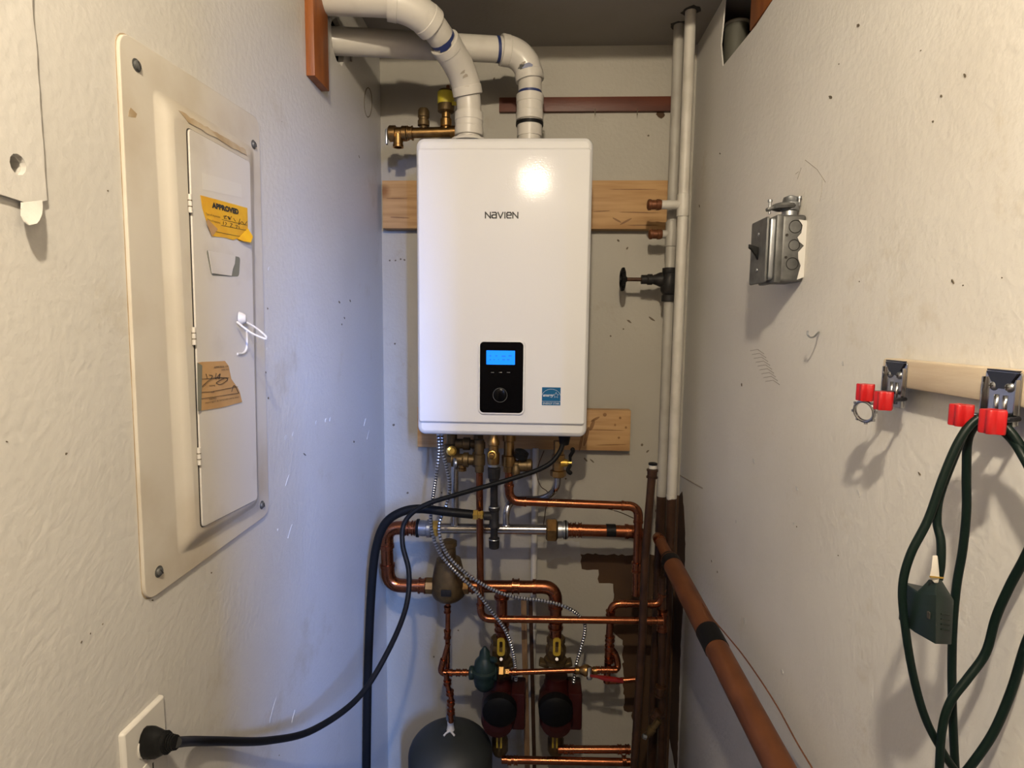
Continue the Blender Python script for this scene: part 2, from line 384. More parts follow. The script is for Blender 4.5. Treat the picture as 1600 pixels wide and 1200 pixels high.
tag(build('top_blocker', MB().box(((0.15 + XR) / 2, YFRONT - 0.045, (2.03 + 3.1) / 2), XR - 0.15 + 0.6, 0.05, 3.1 - 2.03), 'wall'), kind='structure')   # unseen slab added to cut off the daylight's upper part
tag(build('side_blocker', MB().box(((0.325 + XR) / 2, YFRONT - 0.045, 1.1), XR - 0.325, 0.045, 2.2), 'wall'), kind='structure')   # unseen slab added to keep daylight off the back wall
# the room behind, with its window
tag(wall('wall_outer', FB, (0, -2.50, 0), [(-1.2, 0), (2.4, 0), (2.4, 3.1), (-1.2, 3.1)], [[(0.89, 1.91), (1.41, 1.91), (1.41, 2.89), (0.89, 2.89)]], -0.1, 'wall'), kind='structure')
wf = MB()
for (cx, cz, sx, sz) in ((1.15, 1.885, 0.62, 0.05), (1.15, 2.915, 0.62, 0.05), (0.865, 2.4, 0.05, 1.08), (1.435, 2.4, 0.05, 1.08)):
    wf.box((cx, -2.49, cz), sx, 0.04, sz)
tag(build('window_1', wf, 'white'), kind='structure')

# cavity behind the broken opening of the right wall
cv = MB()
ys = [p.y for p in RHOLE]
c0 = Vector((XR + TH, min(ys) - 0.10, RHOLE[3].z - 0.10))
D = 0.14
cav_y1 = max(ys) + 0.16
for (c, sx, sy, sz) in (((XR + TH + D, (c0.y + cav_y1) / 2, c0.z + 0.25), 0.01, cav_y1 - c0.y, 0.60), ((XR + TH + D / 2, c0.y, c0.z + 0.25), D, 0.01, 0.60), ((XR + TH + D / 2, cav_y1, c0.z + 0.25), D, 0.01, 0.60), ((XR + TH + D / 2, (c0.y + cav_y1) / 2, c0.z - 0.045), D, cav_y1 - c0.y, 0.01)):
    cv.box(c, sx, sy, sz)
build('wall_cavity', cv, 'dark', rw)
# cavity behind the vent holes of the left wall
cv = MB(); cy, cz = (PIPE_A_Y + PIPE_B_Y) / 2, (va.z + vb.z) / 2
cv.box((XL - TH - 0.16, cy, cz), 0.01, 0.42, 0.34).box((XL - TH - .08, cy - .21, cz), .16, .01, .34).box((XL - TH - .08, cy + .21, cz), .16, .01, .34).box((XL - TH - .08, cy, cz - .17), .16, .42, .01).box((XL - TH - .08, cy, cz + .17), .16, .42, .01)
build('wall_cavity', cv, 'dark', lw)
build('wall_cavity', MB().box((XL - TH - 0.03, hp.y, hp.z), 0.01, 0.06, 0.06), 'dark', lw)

# bare patches, a grey patch painted as shadow, seams and marks on the walls
def patchB(name, pts, m, off=0.0008, amp=0.004, step=0.012):
    o = [P(x, y, YB - 0.0001) for x, y in pts]
    build(name, MB().prism(jag(o, amp, step, 'B')[::-1] if True else o, -Y, off), m, bw, angle=20)
patchB('bare_patch', [(907, 866), (909, 889), (935, 890), (936, 911), (958, 912), (957, 986), (973, 1000), (975, 1110), (988, 1112), (990, 1230), (1062, 1230), (1064, 868)], 'bare')
patchB('bare_patch', [(1026, 792), (1024, 868), (1064, 868), (1068, 776), (1052, 770), (1040, 782)], 'bare_dark', 0.0010)
patchB('painted_shade', [(832, 862), (852, 880), (868, 872), (890, 868), (906, 880), (907, 866), (905, 846), (835, 846)], 'shade_paint', 0.0005)  # grey patch with the shadow tone painted in
def patchR(name, pts, m, off=0.0008, amp=0.003, step=0.012):
    o = [Rw(x, y) for x, y in pts]
    build(name, MB().prism(jag(o, amp, step, 'R')[::-1], -X, off), m, rw, angle=20)
def yb_px(z):                                            # pixel column is not needed: corner given by y = YB
    return Vector((XR, YB - 0.002, z))
corner = [yb_px(Rw(1066, y).z) for y in (780, 900, 1000, 1100, 1215)]
pr = [Rw(1066, 768), Rw(1069, 800), Rw(1071, 850), Rw(1069, 930), Rw(1064, 1000), Rw(1061, 1100), Rw(1058, 1215)]
o = pr + corner[::-1]
build('bare_patch', MB().prism(jag(o, 0.003, 0.015, 'R')[::-1], -X, 0.0009), 'bare_dark', rw, angle=20)
# lower drywall sheet of the right wall, a little proud
seam = [Rw(1206, 1205), Rw(1115, 1021), Rw(1078, 948)]
zs = sum(p.z for p in seam) / 3
tag(build('trim_2', MB().box((XR - 0.005, (0.2 + 1.62) / 2, zs - 0.35), 0.010, 1.62 - 0.2, 0.70), 'wall', bevel=0.002), kind='structure')
a, b = Rw(1060, 741), Rw(1098, 763)
build('seam', MB().tube([a + X * 0.0005, b + X * 0.0005], 0.0022, 6), 'mark_soft', rw)

markme = {}
def mark(wallobj, p, un, r, sy, m, name, ang=0.0):
    key = (round(r, 4), sy, m)
    u = Vector(un).orthogonal().normalized(); q = Matrix.Rotation(ang, 3, Vector(un)); u = q @ u
    mb = disc((0, 0, 0), un, r, 0.0007, 9, sy, u)
    mb.v = [v * random.uniform(0.75, 1.2) for v in mb.v]
    mb.v = [v + Vector(p) for v in mb.v]
    build(name, mb, m, wallobj)
for (x, y, r, sy) in [(103, 709, 4, 1), (127, 1003, 4, .5), (141, 990, 3, .5), (160, 975, 3, .5), (330, 895, 2.5, 1), (418, 482, 3, 1), (415, 582, 3, 1.2), (419, 622, 3.5, 1.2), (238, 938, 2.5, 1.6), (168, 298, 2.5, 1), (530, 472, 3.5, 2), (547, 470, 3, 2), (538, 497, 3, 2), (534, 507, 2.5, 1.4), (553, 690, 3.5, 1.8), (476, 710, 2, 6), (436, 1180, 2, 1), (10, 690, 2, 2), (561, 245, 2.5, 2), (440, 190, 1.5, 1)]:
    p = Lw(x, y); mark(lw, p, X, r / 900 * p.y * .5, sy, 'mark', 'nail_hole', random.uniform(0, .5))
for (x, y, r, sy) in [(494, 661, 4, 1.4), (509, 657, 4, 1.3), (516, 655, 4, 1.5), (446, 683, 4, 2), (458, 678, 4, 1.7), (449, 750, 2, 7), (453, 830, 2, 8), (426, 1110, 3, 9), (458, 1120, 2, 7), (575, 680, 2, 6), (417, 545, 3, 1.2), (434, 828, 2.5, 1.3), (420, 420, 3, 2), (570, 660, 2, 5)]:
    p = Lw(x, y); mark(lw, p, X, r / 900 * p.y * .7, sy, 'chip', 'paint_chip', 1.57)
for (x, y, r, sy) in [(1159, 601, 4, 1.4), (1341, 40, 4, 2.2), (1458, 190, 3, 1.5), (1471, 150, 3, 2), (1508, 118, 3, 2.4), (1298, 152, 4, 3), (1489, 440, 3, 3), (1566, 434, 2, 1), (1311, 100, 2, 1), (1439, 79, 2, 1), (1112, 877, 2.5, 1.6), (1121, 894, 3, 1.4), (1310, 868, 2, 1), (1245, 823, 2, 1), (1437, 740, 2, 4), (1145, 1115, 2, 5), (1093, 322, 2, 3), (1343, 440, 1.8, 1), (1505, 446, 2, 1), (1125, 240, 2, 3)]:
    p = Rw(x, y); mark(rw, p, -X, r / 900 * p.y * .5, sy, 'mark', 'nail_hole', random.uniform(1.2, 1.9))
for (x, y, r, sy) in [(1178, 721, 3, 1.8), (1245, 763, 3.5, 1.4), (1342, 771, 3, 2.0), (1317, 568, 3, 1.2), (1163, 970, 3, 2.0), (1222, 1050, 5, 1.0), (1240, 818, 2, 1), (1150, 815, 2.4, 1)]:
    p = Rw(x, y); mark(rw, p, -X, r / 900 * p.y, sy, 'chip', 'paint_chip', random.uniform(1.0, 2))
for (x, y, r, sy) in [(609, 407, 2, 1), (618, 407, 2, 1), (626, 405, 2, 1), (632, 406, 2, 1), (617, 537, 2, 1), (615, 664, 3, 1), (772, 123, 3, .6), (1013, 212, 2, 1), (966, 376, 2, 1.5), (980, 388, 3, .6), (983, 502, 2, 3), (1018, 498, 2, 4), (974, 514, 1.6, 1), (954, 525, 2, 1), (915, 718, 2, 3), (925, 720, 1.6, 4), (884, 748, 2, 1), (1003, 695, 3, 1), (1012, 705, 4, .5), (690, 770, 2, 1), (716, 985, 2, 1), (678, 1026, 2, 1), (637, 770, 2.5, 1)]:
    p = P(x, y); mark(bw, p, -Y, r / 900 * YB * .7, sy, 'mark', 'nail_hole', random.uniform(0, .4))
p = P(1032, 178); mark(bw, p, -Y, 0.015, 0.72, 'bare', 'bare_spot', 1.57)
# pencil scribbles
c = Lw(575, 160)
build('pencil_ring', MB().tube([Lw(575 + 6 * math.cos(k / 24 * 2 * math.pi), 160 + 23 * math.sin(k / 24 * 2 * math.pi), 0.0004) for k in range(25)], 0.0012, 5), 'mark', lw)
for pts in ([(1258, 250), (1277, 265), (1290, 285)], [(1285, 280), (1284, 300), (1281, 315)], [(1252, 262), (1246, 280)], [(1243, 272), (1248, 268)]):
    build('pencil_mark', stroke([Rw(x, y, 0.0001) for x, y in pts], 0.0004), 'mark_soft', rw)
for k in range(9):
    x, y = 1172 + k * 3, 548 + k * 6; build('pencil_mark', stroke([Rw(x, y, 0.0003), Rw(x + 12, y - 2, .0003), Rw(x + 22, y + 5, .0003)], 0.0004), 'mark_soft', rw)

# old plaster patch at the upper left, proud of the wall, with a curled flap of tape
o = [Lw(x, y) for x, y in [(-60, -60), (-60, 292), (0, 306), (34, 317), (66, 313), (62, 270), (60, 225), (54, 140), (50, 80), (44, 30), (42, -60)]]
hh = [(hp.y + 0.0085 * math.cos(a * math.pi / 6), hp.z + 0.0095 * math.sin(a * math.pi / 6)) for a in range(12)]
bm = bmesh.new(); es = []
for loop in ([(p.y, p.z) for p in jag(o, 0.0012, 0.012, 'L')], hh):
    vs = [bm.verts.new((XL, a_, b_)) for a_, b_ in loop]
    es += [bm.edges.new((vs[i], vs[(i + 1) % len(vs)])) for i in range(len(vs))]
bmesh.ops.triangle_fill(bm, use_beauty=True, edges=es, normal=(1, 0, 0))
mb = MB(); bm.verts.index_update(); tv = [v.co.copy() for v in bm.verts]; tf = [tuple(v.index for v in f.verts) for f in bm.faces]
be = [tuple(v.index for v in e.verts) for e in bm.edges if len(e.link_faces) == 1]; bm.free()
n0 = len(tv)
mb.add(tv + [v + X * 0.005 for v in tv], tf + [tuple(i + n0 for i in reversed(f)) for f in tf] + [(a_, b_, b_ + n0, a_ + n0) for a_, b_ in be])
build('plaster_patch', mb, 'wall', lw, angle=30)
fl = MB(); rows = []
for (x0, y0, x1, y1, off) in ((34, 316, 66, 313, .0052), (34, 326, 67, 323, .0075), (34, 336, 66, 334, .012), (39, 346, 62, 344, .017), (46, 352, 58, 349, .020)):
    rows.append([Lw(x0 + (x1 - x0) * k / 4, y0 + (y1 - y0) * k / 4, off) for k in range(5)])
vs = [p for r_ in rows for p in r_]; fs = [(i * 5 + j, i * 5 + j + 1, (i + 1) * 5 + j + 1, (i + 1) * 5 + j) for i in range(4) for j in range(4)]
n = len(vs); fl.add(vs + [p - X * 0.0012 for p in vs], fs + [tuple(i + n for i in reversed(f)) for f in fs] + [(0, n, n + 5, 5)])
build('torn_tape', fl, 'wall', lw)

# ------------------------------------------------------------------ ceiling lamp (behind and above the camera)
lt = thing('ceiling_lamp', (LAMP.x, LAMP.y, SOFFIT_Z), 'bare bulb lampholder on the ceiling over the viewpoint', 'lamp')
ld = bpy.data.lights.new('bulb_light', 'POINT'); ld.energy = LAMP_W; ld.color = LAMP_C; ld.shadow_soft_size = 0.028
lo = bpy.data.objects.new('bulb_light', ld); lo.location = LAMP; COL.objects.link(lo)
build('lampholder', MB().lathe((LAMP.x, LAMP.y + 0.0, SOFFIT_Z), -Z, [(0, .06), (.004, .06), (.007, .03), (.010, .02)]), 'plastic_clear', lt)
# ------------------------------------------------------------------ path tools
RMT = RM.transposed()
def proj(p):
    d = RMT @ (Vector(p) - Vector((0, 0, CZ))); return (800 + F * d.x / -d.z, 600 - F * d.y / -d.z)
def dense(pts, step=0.004):
    out = [pts[0]]
    for a_, b_ in zip(pts, pts[1:]):
        n = max(1, int((b_ - a_).length / step)); out += [a_.lerp(b_, (k + 1) / n) for k in range(n)]
    return out
def near(path, px, py):
    return min(range(len(path)), key=lambda i: (proj(path[i])[0] - px) ** 2 + (proj(path[i])[1] - py) ** 2)
def sub(path, a, b):
    i, j = near(path, *a), near(path, *b)
    if i > j: i, j = j, i
    return path[i:j + 1]
def rim_tube(pts, r, rim=1.0, seg=24):
    return MB().tube(pts, r, seg)
def ends_ring(mb, pts, r, rr, l=0.006, seg=20):          # raised beads at both ends of a fitting
    for a_, b_ in ((pts[0], pts[min(2, len(pts) - 1)]), (pts[-1], pts[max(-3, -len(pts))])):
        d = (b_ - a_).normalized()
        mb.lathe(a_, d, [(0, r), (0.0005, rr), (l, rr), (l + 0.0008, r)], seg, True)
    return mb
def run(t, pts, r, R=None, m='copper', fm=None, elbows=True, seg=14, bead=1.22, body=1.10, skip=()):
    """pipe run: a pipe part per straight, an elbow part per corner"""
    R = R or r * 2.4; fm = fm or m; pts = [Vector(p) for p in pts]; last = pts[0]
    for i in range(1, len(pts)):
        if i < len(pts) - 1 and i not in skip:
            a_ = (pts[i - 1] - pts[i]); b_ = (pts[i + 1] - pts[i]); rr = min(R, a_.length * .48, b_.length * .48)
            p, q = pts[i] + a_.normalized() * rr, pts[i] + b_.normalized() * rr
            build('pipe', MB().tube([last, p], r, seg), m, t)
            ex = min(r * 1.5, a_.length * .2, b_.length * .2)
            curve = [p + a_.normalized() * ex] + [(1 - k / 8) ** 2 * p + 2 * (k / 8) * (1 - k / 8) * pts[i] + (k / 8) ** 2 * q for k in range(9)] + [q + b_.normalized() * ex]
            mb = MB().tube(curve, r * body, seg)
            if bead: ends_ring(mb, curve, r, r * bead, r * 0.55, seg)
            build('elbow', mb, fm, t); last = q
        else:
            build('pipe', MB().tube([last, pts[i]], r, seg), m, t); last = pts[i]
def collar(t, c, ax, r, l, m='copper', name='coupling', bead=True, seg=16):
    ax = Vector(ax).normalized(); c = Vector(c)
    pr = [(-l / 2, r * .9), (-l / 2 + .0006, r * 1.16), (-l * .3, r * 1.16), (-l * .28, r), (l * .28, r), (l * .3, r * 1.16), (l / 2 - .0006, r * 1.16), (l / 2, r * .9)] if bead else [(-l / 2, r * .9), (-l / 2 + .001, r), (l / 2 - .001, r), (l / 2, r * .9)]
    return build(name, MB().lathe(c, ax, pr, seg), m, t)
def nut(t, c, ax, r, l, m='brass', name='nut'):
    ax = Vector(ax).normalized(); c = Vector(c)
    return build(name, MB().lathe(c - ax * l / 2, ax, [(0, r * .88), (l * .12, r), (l * .88, r), (l, r * .88)], 6), m, t, angle=20)

# ------------------------------------------------------------------ boards and battens
def boardB(name, x0, y0, x1, y1, yf, m, label, cat='board', bev=0.0015, parts=None):
    a_, b_ = P(x0, y0, yf), P(x1, y1, yf)
    return build(name, MB().box(((a_.x + b_.x) / 2, (yf + YB) / 2, (a_.z + b_.z) / 2), b_.x - a_.x, YB - yf, a_.z - b_.z), m, bevel=bev, label=label, cat=cat)
YF = 1.742
t = boardB('mounting_board', 597, 282, 1047, 358, YF, 'pine', 'wide knotty pine board on the back wall behind the upper half of the boiler')
def knot(t, pts):
    build('knot', MB().prism([P(x, y, YF - .00005) for x, y in pts][::-1], -Y, .00025), 'knot', t, angle=20)
def kell(t, x, y, a, b, rot=0.0, n=10):
    knot(t, [(x + a * math.cos(2 * math.pi * k / n) * math.cos(rot) - b * math.sin(2 * math.pi * k / n) * math.sin(rot), y + a * math.cos(2 * math.pi * k / n) * math.sin(rot) + b * math.sin(2 * math.pi * k / n) * math.cos(rot)) for k in range(n)][::-1])
for a in ((964, 344, 8, 1.4, .5), (978, 346, 11, 1.6, -.5), (940, 330, 14, 1.0, -.05), (1000, 332, 34, 1.0, .02), (990, 296, 40, .9, .0), (620, 310, 18, 1, 0), (625, 340, 16, 1.2, .05), (1005, 352, 26, 1.2, .0)): kell(t, *a)
t = boardB('mounting_board', 652, 636, 984, 705, YF, 'pine', 'shorter knotty pine board behind the lower end of the boiler')
for a in ((925, 665, 3, 9, .4), (916, 682, 3, 16, .25), (908, 690, 2.4, 15, .2), (930, 655, 8, 2, -.5), (945, 648, 3, 3, 0), (969, 653, 2, 2, 0), (967, 684, 1.8, 1.8, 0), (961, 664, 1.6, 2, 0), (978, 668, 1.8, 2, 0), (947, 672, 30, .8, .02), (955, 695, 25, .8, -.02)): kell(t, *a)
t = boardB('wood_batten', 780, 152, 1050, 173, 1.765, 'redwood', 'dark red-brown stained wood strip on the back wall right of the vent pipe', 'batten')
for x in (930, 996):
    a_ = P(x, 170, 1.763); build('nail', MB().tube([a_, a_ - Z * 0.018], 0.0012, 6), 'mark', t)
a_, b_ = Lw(477, 60), Lw(500, 60); zb_ = Lw(487, 128).z
build('wood_batten', MB().box((XL + 0.009, (a_.y + b_.y) / 2, (zb_ + SOFFIT_Z) / 2), 0.018, b_.y - a_.y, SOFFIT_Z - zb_ - 0.002), 'orangewood', bevel=0.001,
      label='vertical orange-brown stained wood strip at the top of the left wall', cat='batten')
a_ = P(832, 1195, 1.765)

# ------------------------------------------------------------------ boiler
YFc = 1.45
tl, br_ = P(648, 213, YFc), P(918.5, 682, YFc); tr = P(926, 213, YFc); bl = P(652, 682, YFc)
bx0, bx1 = (tl.x + bl.x) / 2, (tr.x + br_.x) / 2; bz0, bz1 = (br_.z + bl.z) / 2, (tl.z + tr.z) / 2
bc = Vector(((bx0 + bx1) / 2, YF, (bz0 + bz1) / 2)); bwid, bhei = bx1 - bx0, bz1 - bz0
boil = thing('wall_boiler', (bc.x, YF - .15, bz0), 'white enamelled wall-hung boiler with black control panel and blue screen', 'boiler')
build('case', MB().prism(rrect(bc, bwid, bhei, 0.020, FB, 8), -Y, YF - YFc - 0.004, 0.012), 'boiler', boil, angle=60)
fz1, fz0 = P(780, 231, YFc - .004).z, P(780, 662, YFc - .004).z
fc = Vector((bc.x, YFc + 0.006, (fz0 + fz1) / 2)); FY = YFc - 0.004
fp = build('front_panel', MB().prism(rrect(fc, bwid - 0.011, fz1 - fz0, 0.008, FB, 6), -Y, 0.010, 0.0045), 'boiler', boil, angle=60)
def FP(x, y, off=0.0): return P(x, y, FY - off)
# brand lettering
a_, b_ = FP(757.5, 341.5), FP(810, 341.5); capz = FP(780, 331).z - a_.z; wtot = b_.x - a_.x; xc = 0.0
specs = [('N', .185), ('a', .165), ('V', .185), ('I', .055), ('e', .165), ('N', .185)]; gap = (1 - sum(s[1] for s in specs)) / 5
GLY = {'N': [[(0, 0), (0, 1), (1, 0), (1, 1)]], 'V': [[(0, 1), (.5, 0), (1, 1)]], 'I': [[(.5, 0), (.5, 1)]],
       'a': [[(.08, 1), (.8, 1), (1, .85), (1, 0)], [(1, .56), (.2, .56), (0, .42), (0, .14), (.2, 0), (1, 0)]],
       'e': [[(0, .5), (1, .5), (1, .82), (.82, 1), (.18, 1), (0, .82), (0, .18), (.18, 0), (.95, 0)]]}
def glyph(ch, at, w, h, sw):
    mb = MB(); iw, ih = max(w - sw, 1e-5), h - sw
    for pl_ in GLY[ch]:
        q_ = [Vector(at) + X * (sw / 2 + x * iw if w > sw * 1.2 else w / 2) + Z * (sw / 2 + y * ih) - Y * .0002 for x, y in pl_]
        for a1, b1 in zip(q_, q_[1:]):
            d = (b1 - a1).normalized(); mb.box((a1 + b1) / 2, (b1 - a1).length + sw * .98, .0003, sw, ux=d, uy=Y, uz=d.cross(Y))
    return mb
for ch, wd in specs:
    build('letter', glyph(ch, a_ + X * xc * wtot, wd * wtot, capz, .0031), 'ink', fp, angle=20); xc += wd + gap
# control panel
ca, cb = FP(748.5, 532), FP(818.5, 647)
cpc = Vector(((ca.x + cb.x) / 2, FY, (ca.z + cb.z) / 2)); cw, chh = cb.x - ca.x, ca.z - cb.z
cp = build('control_panel', MB().prism(rrect(cpc, cw + .004, chh + .004, 0.014, FB, 6), -Y, 0.005, 0.0022), 'boiler', boil, angle=60, label='rounded bezel of the control panel')
pl = build('black_face', MB().prism(rrect(cpc - Y * 0.0045, cw - 0.006, chh - 0.006, 0.010, FB, 6), -Y, 0.0017, 0.0007), 'black_gloss', cp)
YQ = FY - 0.0062
a_, b_ = P(760, 547.5, YQ), P(804.5, 570, YQ)
lcd = build('screen', MB().prism(rrect(Vector(((a_.x + b_.x) / 2, YQ + .0002, (a_.z + b_.z) / 2)), b_.x - a_.x, a_.z - b_.z, 0.001, FB, 2), -Y, 0.0004), 'lcd', cp, label='glowing blue screen')
for (x, y, w) in [(766, 556, 3), (775.5, 556, 3), (787, 556.5, 6), (797, 556, 5), (766, 562, 3), (772, 562, 2), (779, 562, 1.5), (787, 562, 4), (794, 562, 4)]:
    c_ = P(x, y, YQ - .0003); build('icon', MB().box(c_, w / 900 * YQ, 0.0003, 0.0026), 'lcd_ink', cp)
for x in (769.5, 782, 794.5):
    c_ = P(x, 582, YQ); build('button', MB().box(c_, 0.008, 0.0012, 0.0022), 'galv_grey', cp, bevel=0.0003)
c_ = P(781.5, 617, YQ)
kb = build('knob', MB().lathe(c_, -Y, [(0, .019), (.003, .0185), (.006, .0165), (.0066, .0155), (.0066, .0)], 32), 'black_gloss', cp)
build('knob_ring', MB().torus(c_ - Y * 0.005, -Y, 0.0178, 0.0007, 36, 6), 'galv_grey', cp)
# energy label
a_, b_ = FP(847, 605), FP(875.5, 633.5); ec = Vector(((a_.x + b_.x) / 2, FY, (a_.z + b_.z) / 2)); ew, eh = b_.x - a_.x, a_.z - b_.z
es_ = build('energy_sticker', MB().prism(rrect(ec, ew * 1.06, eh * 1.05, 0.0006, FB, 2), -Y, 0.0003), 'white', boil, label='square blue and white energy sticker')
FE = FY - 0.0003
ecb = Vector((ec.x, FE, ec.z))
build('blue_field', MB().prism(rrect(ecb, ew, eh, 0.0004, FB, 2), -Y, 0.0003), 'star', es_)
FE -= 0.0003
build('arc', MB().tube([Vector((ec.x + ew * .5 * math.cos(a), FE, ec.z - eh * .02 + eh * .42 * math.sin(a))) for a in [math.pi * (0.06 + .88 * k / 20) for k in range(21)]], 0.0004, 6), 'white', es_)
text('script', 'energy', Vector((ec.x - ew * .44, FE, ec.z - eh * .07)), FB, 0.01, es_, 'white', width=ew * .58, height=eh * .17, bold=0.0002, shear=0.3)
sp = []
for k in range(11):
    a = math.pi / 2 + k * math.pi / 5; q = eh * (.17 if k % 2 == 0 else .075); sp.append(Vector((ec.x + ew * .26 + q * math.cos(a), FE, ec.z + eh * .06 + q * math.sin(a))))
build('star_outline', MB().tube(sp, 0.0004, 6), 'white', es_)
build('rule', MB().box((ec.x, FE, ec.z - eh * .28), ew, 0.0003, 0.0006), 'white', es_)
text('caption', 'ENERGY STAR', Vector((ec.x - ew * .44, FE, ec.z - eh * .45)), FB, 0.01, es_, 'white', width=ew * .88, height=eh * .11)

# ------------------------------------------------------------------ vents
VR = 0.0305
VA = [P(490, -2, 1.290), P(655, 4, 1.31), P(733, 128, 1.495), P(733, 214, 1.495)]
VA[3] = Vector((VA[2].x, VA[2].y, bz1 - 0.002))
VBp = [P(520, 64, 1.41), P(829, 80, 1.565), None]; VBp[2] = Vector((VBp[1].x, VBp[1].y, bz1 - 0.002))
def extend(p, q, d): return p + (p - q).normalized() * d
VA[0] = extend(VA[0], VA[1], 0.06); VBp[0] = extend(VBp[0], VBp[1], 0.08)
def vent(name, label, pts, R, segs, marks):
    t = thing(name, pts[-1], label, 'vent pipe', 'plastic vent pipes over the boiler')
    path = dense(fillet(pts, R, 14))
    build('pipe', MB().tube(path[::3] + [path[-1]], VR, 24), 'pvc', t)
    for nm, a_, b_, k, mm in segs:
        s_ = sub(path, a_, b_)
        if len(s_) < 2: continue
        mb = MB().tube(s_[::2] + [s_[-1]], VR * k, 24)
        if nm != 'collar' and nm != 'primer_band':
            for e_, d_ in ((s_[0], s_[min(4, len(s_) - 1)] - s_[0]), (s_[-1], s_[max(-5, -len(s_))] - s_[-1])):
                mb.lathe(e_, d_, [(0, VR * 1.0), (.0008, VR * k * 1.035), (0.020, VR * k * 1.035), (0.0215, VR * k)], 24)
        build(nm, mb, mm, t)
    return t, path
tA, pathA = vent('vent_pipe', 'nearer white plastic vent pipe angling from the left wall down to the boiler', VA, 0.085,
    [('elbow', (606, 2), (672, 40), 1.17, 'pvc_fit'), ('elbow', (692, 66), (733, 148), 1.17, 'pvc_fit'), ('primer_band', (688, 60), (691, 64), 1.012, 'primer'),
     ('socket', (733, 176), (733, 214), 1.13, 'pvc_fit')], [])
tB, pathB = vent('vent_pipe', 'rear white plastic vent pipe running level from the left wall, then down to the boiler', VBp, 0.085,
    [('elbow', (782, 82), (829, 128), 1.17, 'pvc_fit'), ('primer_band', (774, 80), (780, 81), 1.012, 'primer'), ('socket', (829, 150), (829, 190), 1.13, 'pvc_fit'),
     ('primer_band', (829, 144), (829, 148), 1.012, 'primer'), ('collar', (829, 191), (829, 196), 1.18, 'black'), ('collar', (829, 198), (829, 214), 1.06, 'pvc_fit')], [])
c_ = VA[3]; build('base_flange', MB().lathe(c_, Z, [(0, VR * 1.55), (.006, VR * 1.5), (.010, VR * 1.2)], 28), 'pvc_fit', tA)
# primer smears and scuffs on the vents
def smear(t, path, px, py, w, m, rows=5):
    i = near(path, px, py); c_ = path[i]; tx = (path[min(i + 3, len(path) - 1)] - path[max(i - 3, 0)]).normalized()
    view = (Vector((0, 0, CZ)) - c_).normalized(); nrm = (view - tx * view.dot(tx)).normalized(); side = tx.cross(nrm)
    R_ = VR * 1.18; vs = []
    for a in range(10):
        th = random.uniform(-1, 1) * 0.1 + (px % 7 - 3) * .12 + 0.5 * math.cos(a / 10 * 2 * math.pi) * random.uniform(.6, 1.2) * w / 20
        s = math.sin(a / 10 * 2 * math.pi) * random.uniform(.6, 1.1) * w / 2200
        vs.append(c_ + tx * s + (nrm * math.cos(th) + side * math.sin(th)) * R_)
    build('smear', MB().prism(vs[::-1], nrm, 0.0006), m, t)
for (px, py, w) in [(724, 100, 7), (716, 112, 9), (738, 132, 6)]: smear(tA, pathA, px, py, w, 'mark_soft')
smear(tA, pathA, 690, 62, 20, 'primer')
for (px, py, w, m) in [(822, 112, 20, 'primer'), (832, 100, 14, 'galv_grey'), (838, 92, 12, 'mark_soft')]: smear(tB, pathB, px, py, w, m)
# gypsum crumbs around the vent holes
for (x, y) in [(515, 26), (548, 92), (527, 52)]:
    p_ = Lw(x, y, 0.002); build('gypsum_crumb', MB().prism([p_ + Y * random.uniform(.004, .010) * math.cos(k) + Z * random.uniform(.006, .012) * math.sin(k) for k in range(6)], X, .004), 'gyp', lw, angle=20)

# ------------------------------------------------------------------ brass relief assembly, upper left
YM = 1.60
t = thing('relief_manifold', P(676, 220, YM), 'brass manifold with relief valve and yellow-tagged air vent above the boiler', 'valve')
build('manifold_tube', MB().tube([P(634, 208, YM), P(712, 206, YM), P(722, 206, YM + 0.03)], 0.0135, 18), 'brass', t)
build('elbow', MB().tube(fillet([P(704, 206, YM), P(716, 206, YM), P(716, 206, YM) - Z * .12], .02), 0.0155, 16), 'brass', t)
collar(t, P(641, 208, YM), X, 0.0165, 0.016, 'brass')
rv = build('relief_valve', MB().lathe(P(607, 209, YM), X, [(0, .016), (.004, .021), (.020, .021), (.022, .017), (.036, .017), (.038, .020), (.050, .020), (.051, .014)], 20), 'brass', t)
build('outlet', MB().lathe(P(622, 210, YM - .004), -Z, [(0, .013), (.026, .013), (.027, .0145), (.034, .0145), (.034, .010), (.020, .010)], 18), 'brass', t)
build('lever', MB().box(P(604, 214, YM), 0.006, 0.012, 0.040), 'zinc', t, bevel=0.002)
build('gauge_stem', MB().lathe(P(662, 205, YM), Z, [(0, .009), (.012, .009), (.014, .016), (.026, .016), (.028, .0135), (.034, .0135), (.036, .0155), (.052, .0155), (.058, .012), (.060, .006)], 18), 'brass_dull', t)
build('vent_stem', MB().lathe(P(697, 205, YM), Z, [(0, .011), (.010, .011), (.012, .0155), (.030, .0155), (.034, .012), (.048, .012)], 18), 'brass', t)
av = build('air_vent', MB().lathe(P(697, 177, YM), Z, [(0, .014), (.004, .022), (.052, .022), (.058, .019), (.060, .006), (.060, .0)], 24), 'brass_dull', t)
build('vent_cap', MB().lathe(P(700, 143, YM), Z, [(0, .005), (.014, .005), (.016, .003)], 12), 'copper_dull', t)
c_ = P(697, 177, YM) + Z * .022
tagm = MB(); ring0 = [c_ + Vector((math.cos(a), math.sin(a), 0)) * .0228 for a in [-2.9 + 2.75 * k / 14 for k in range(15)]]
vs = ring0 + [p + Z * .030 + Z * 0 for p in ring0]; n = 15
vs2 = [v - (v - Vector((c_.x, c_.y, v.z))).normalized() * 0.0008 for v in vs]
fs = [(k, k + 1, n + k + 1, n + k) for k in range(n - 1)]
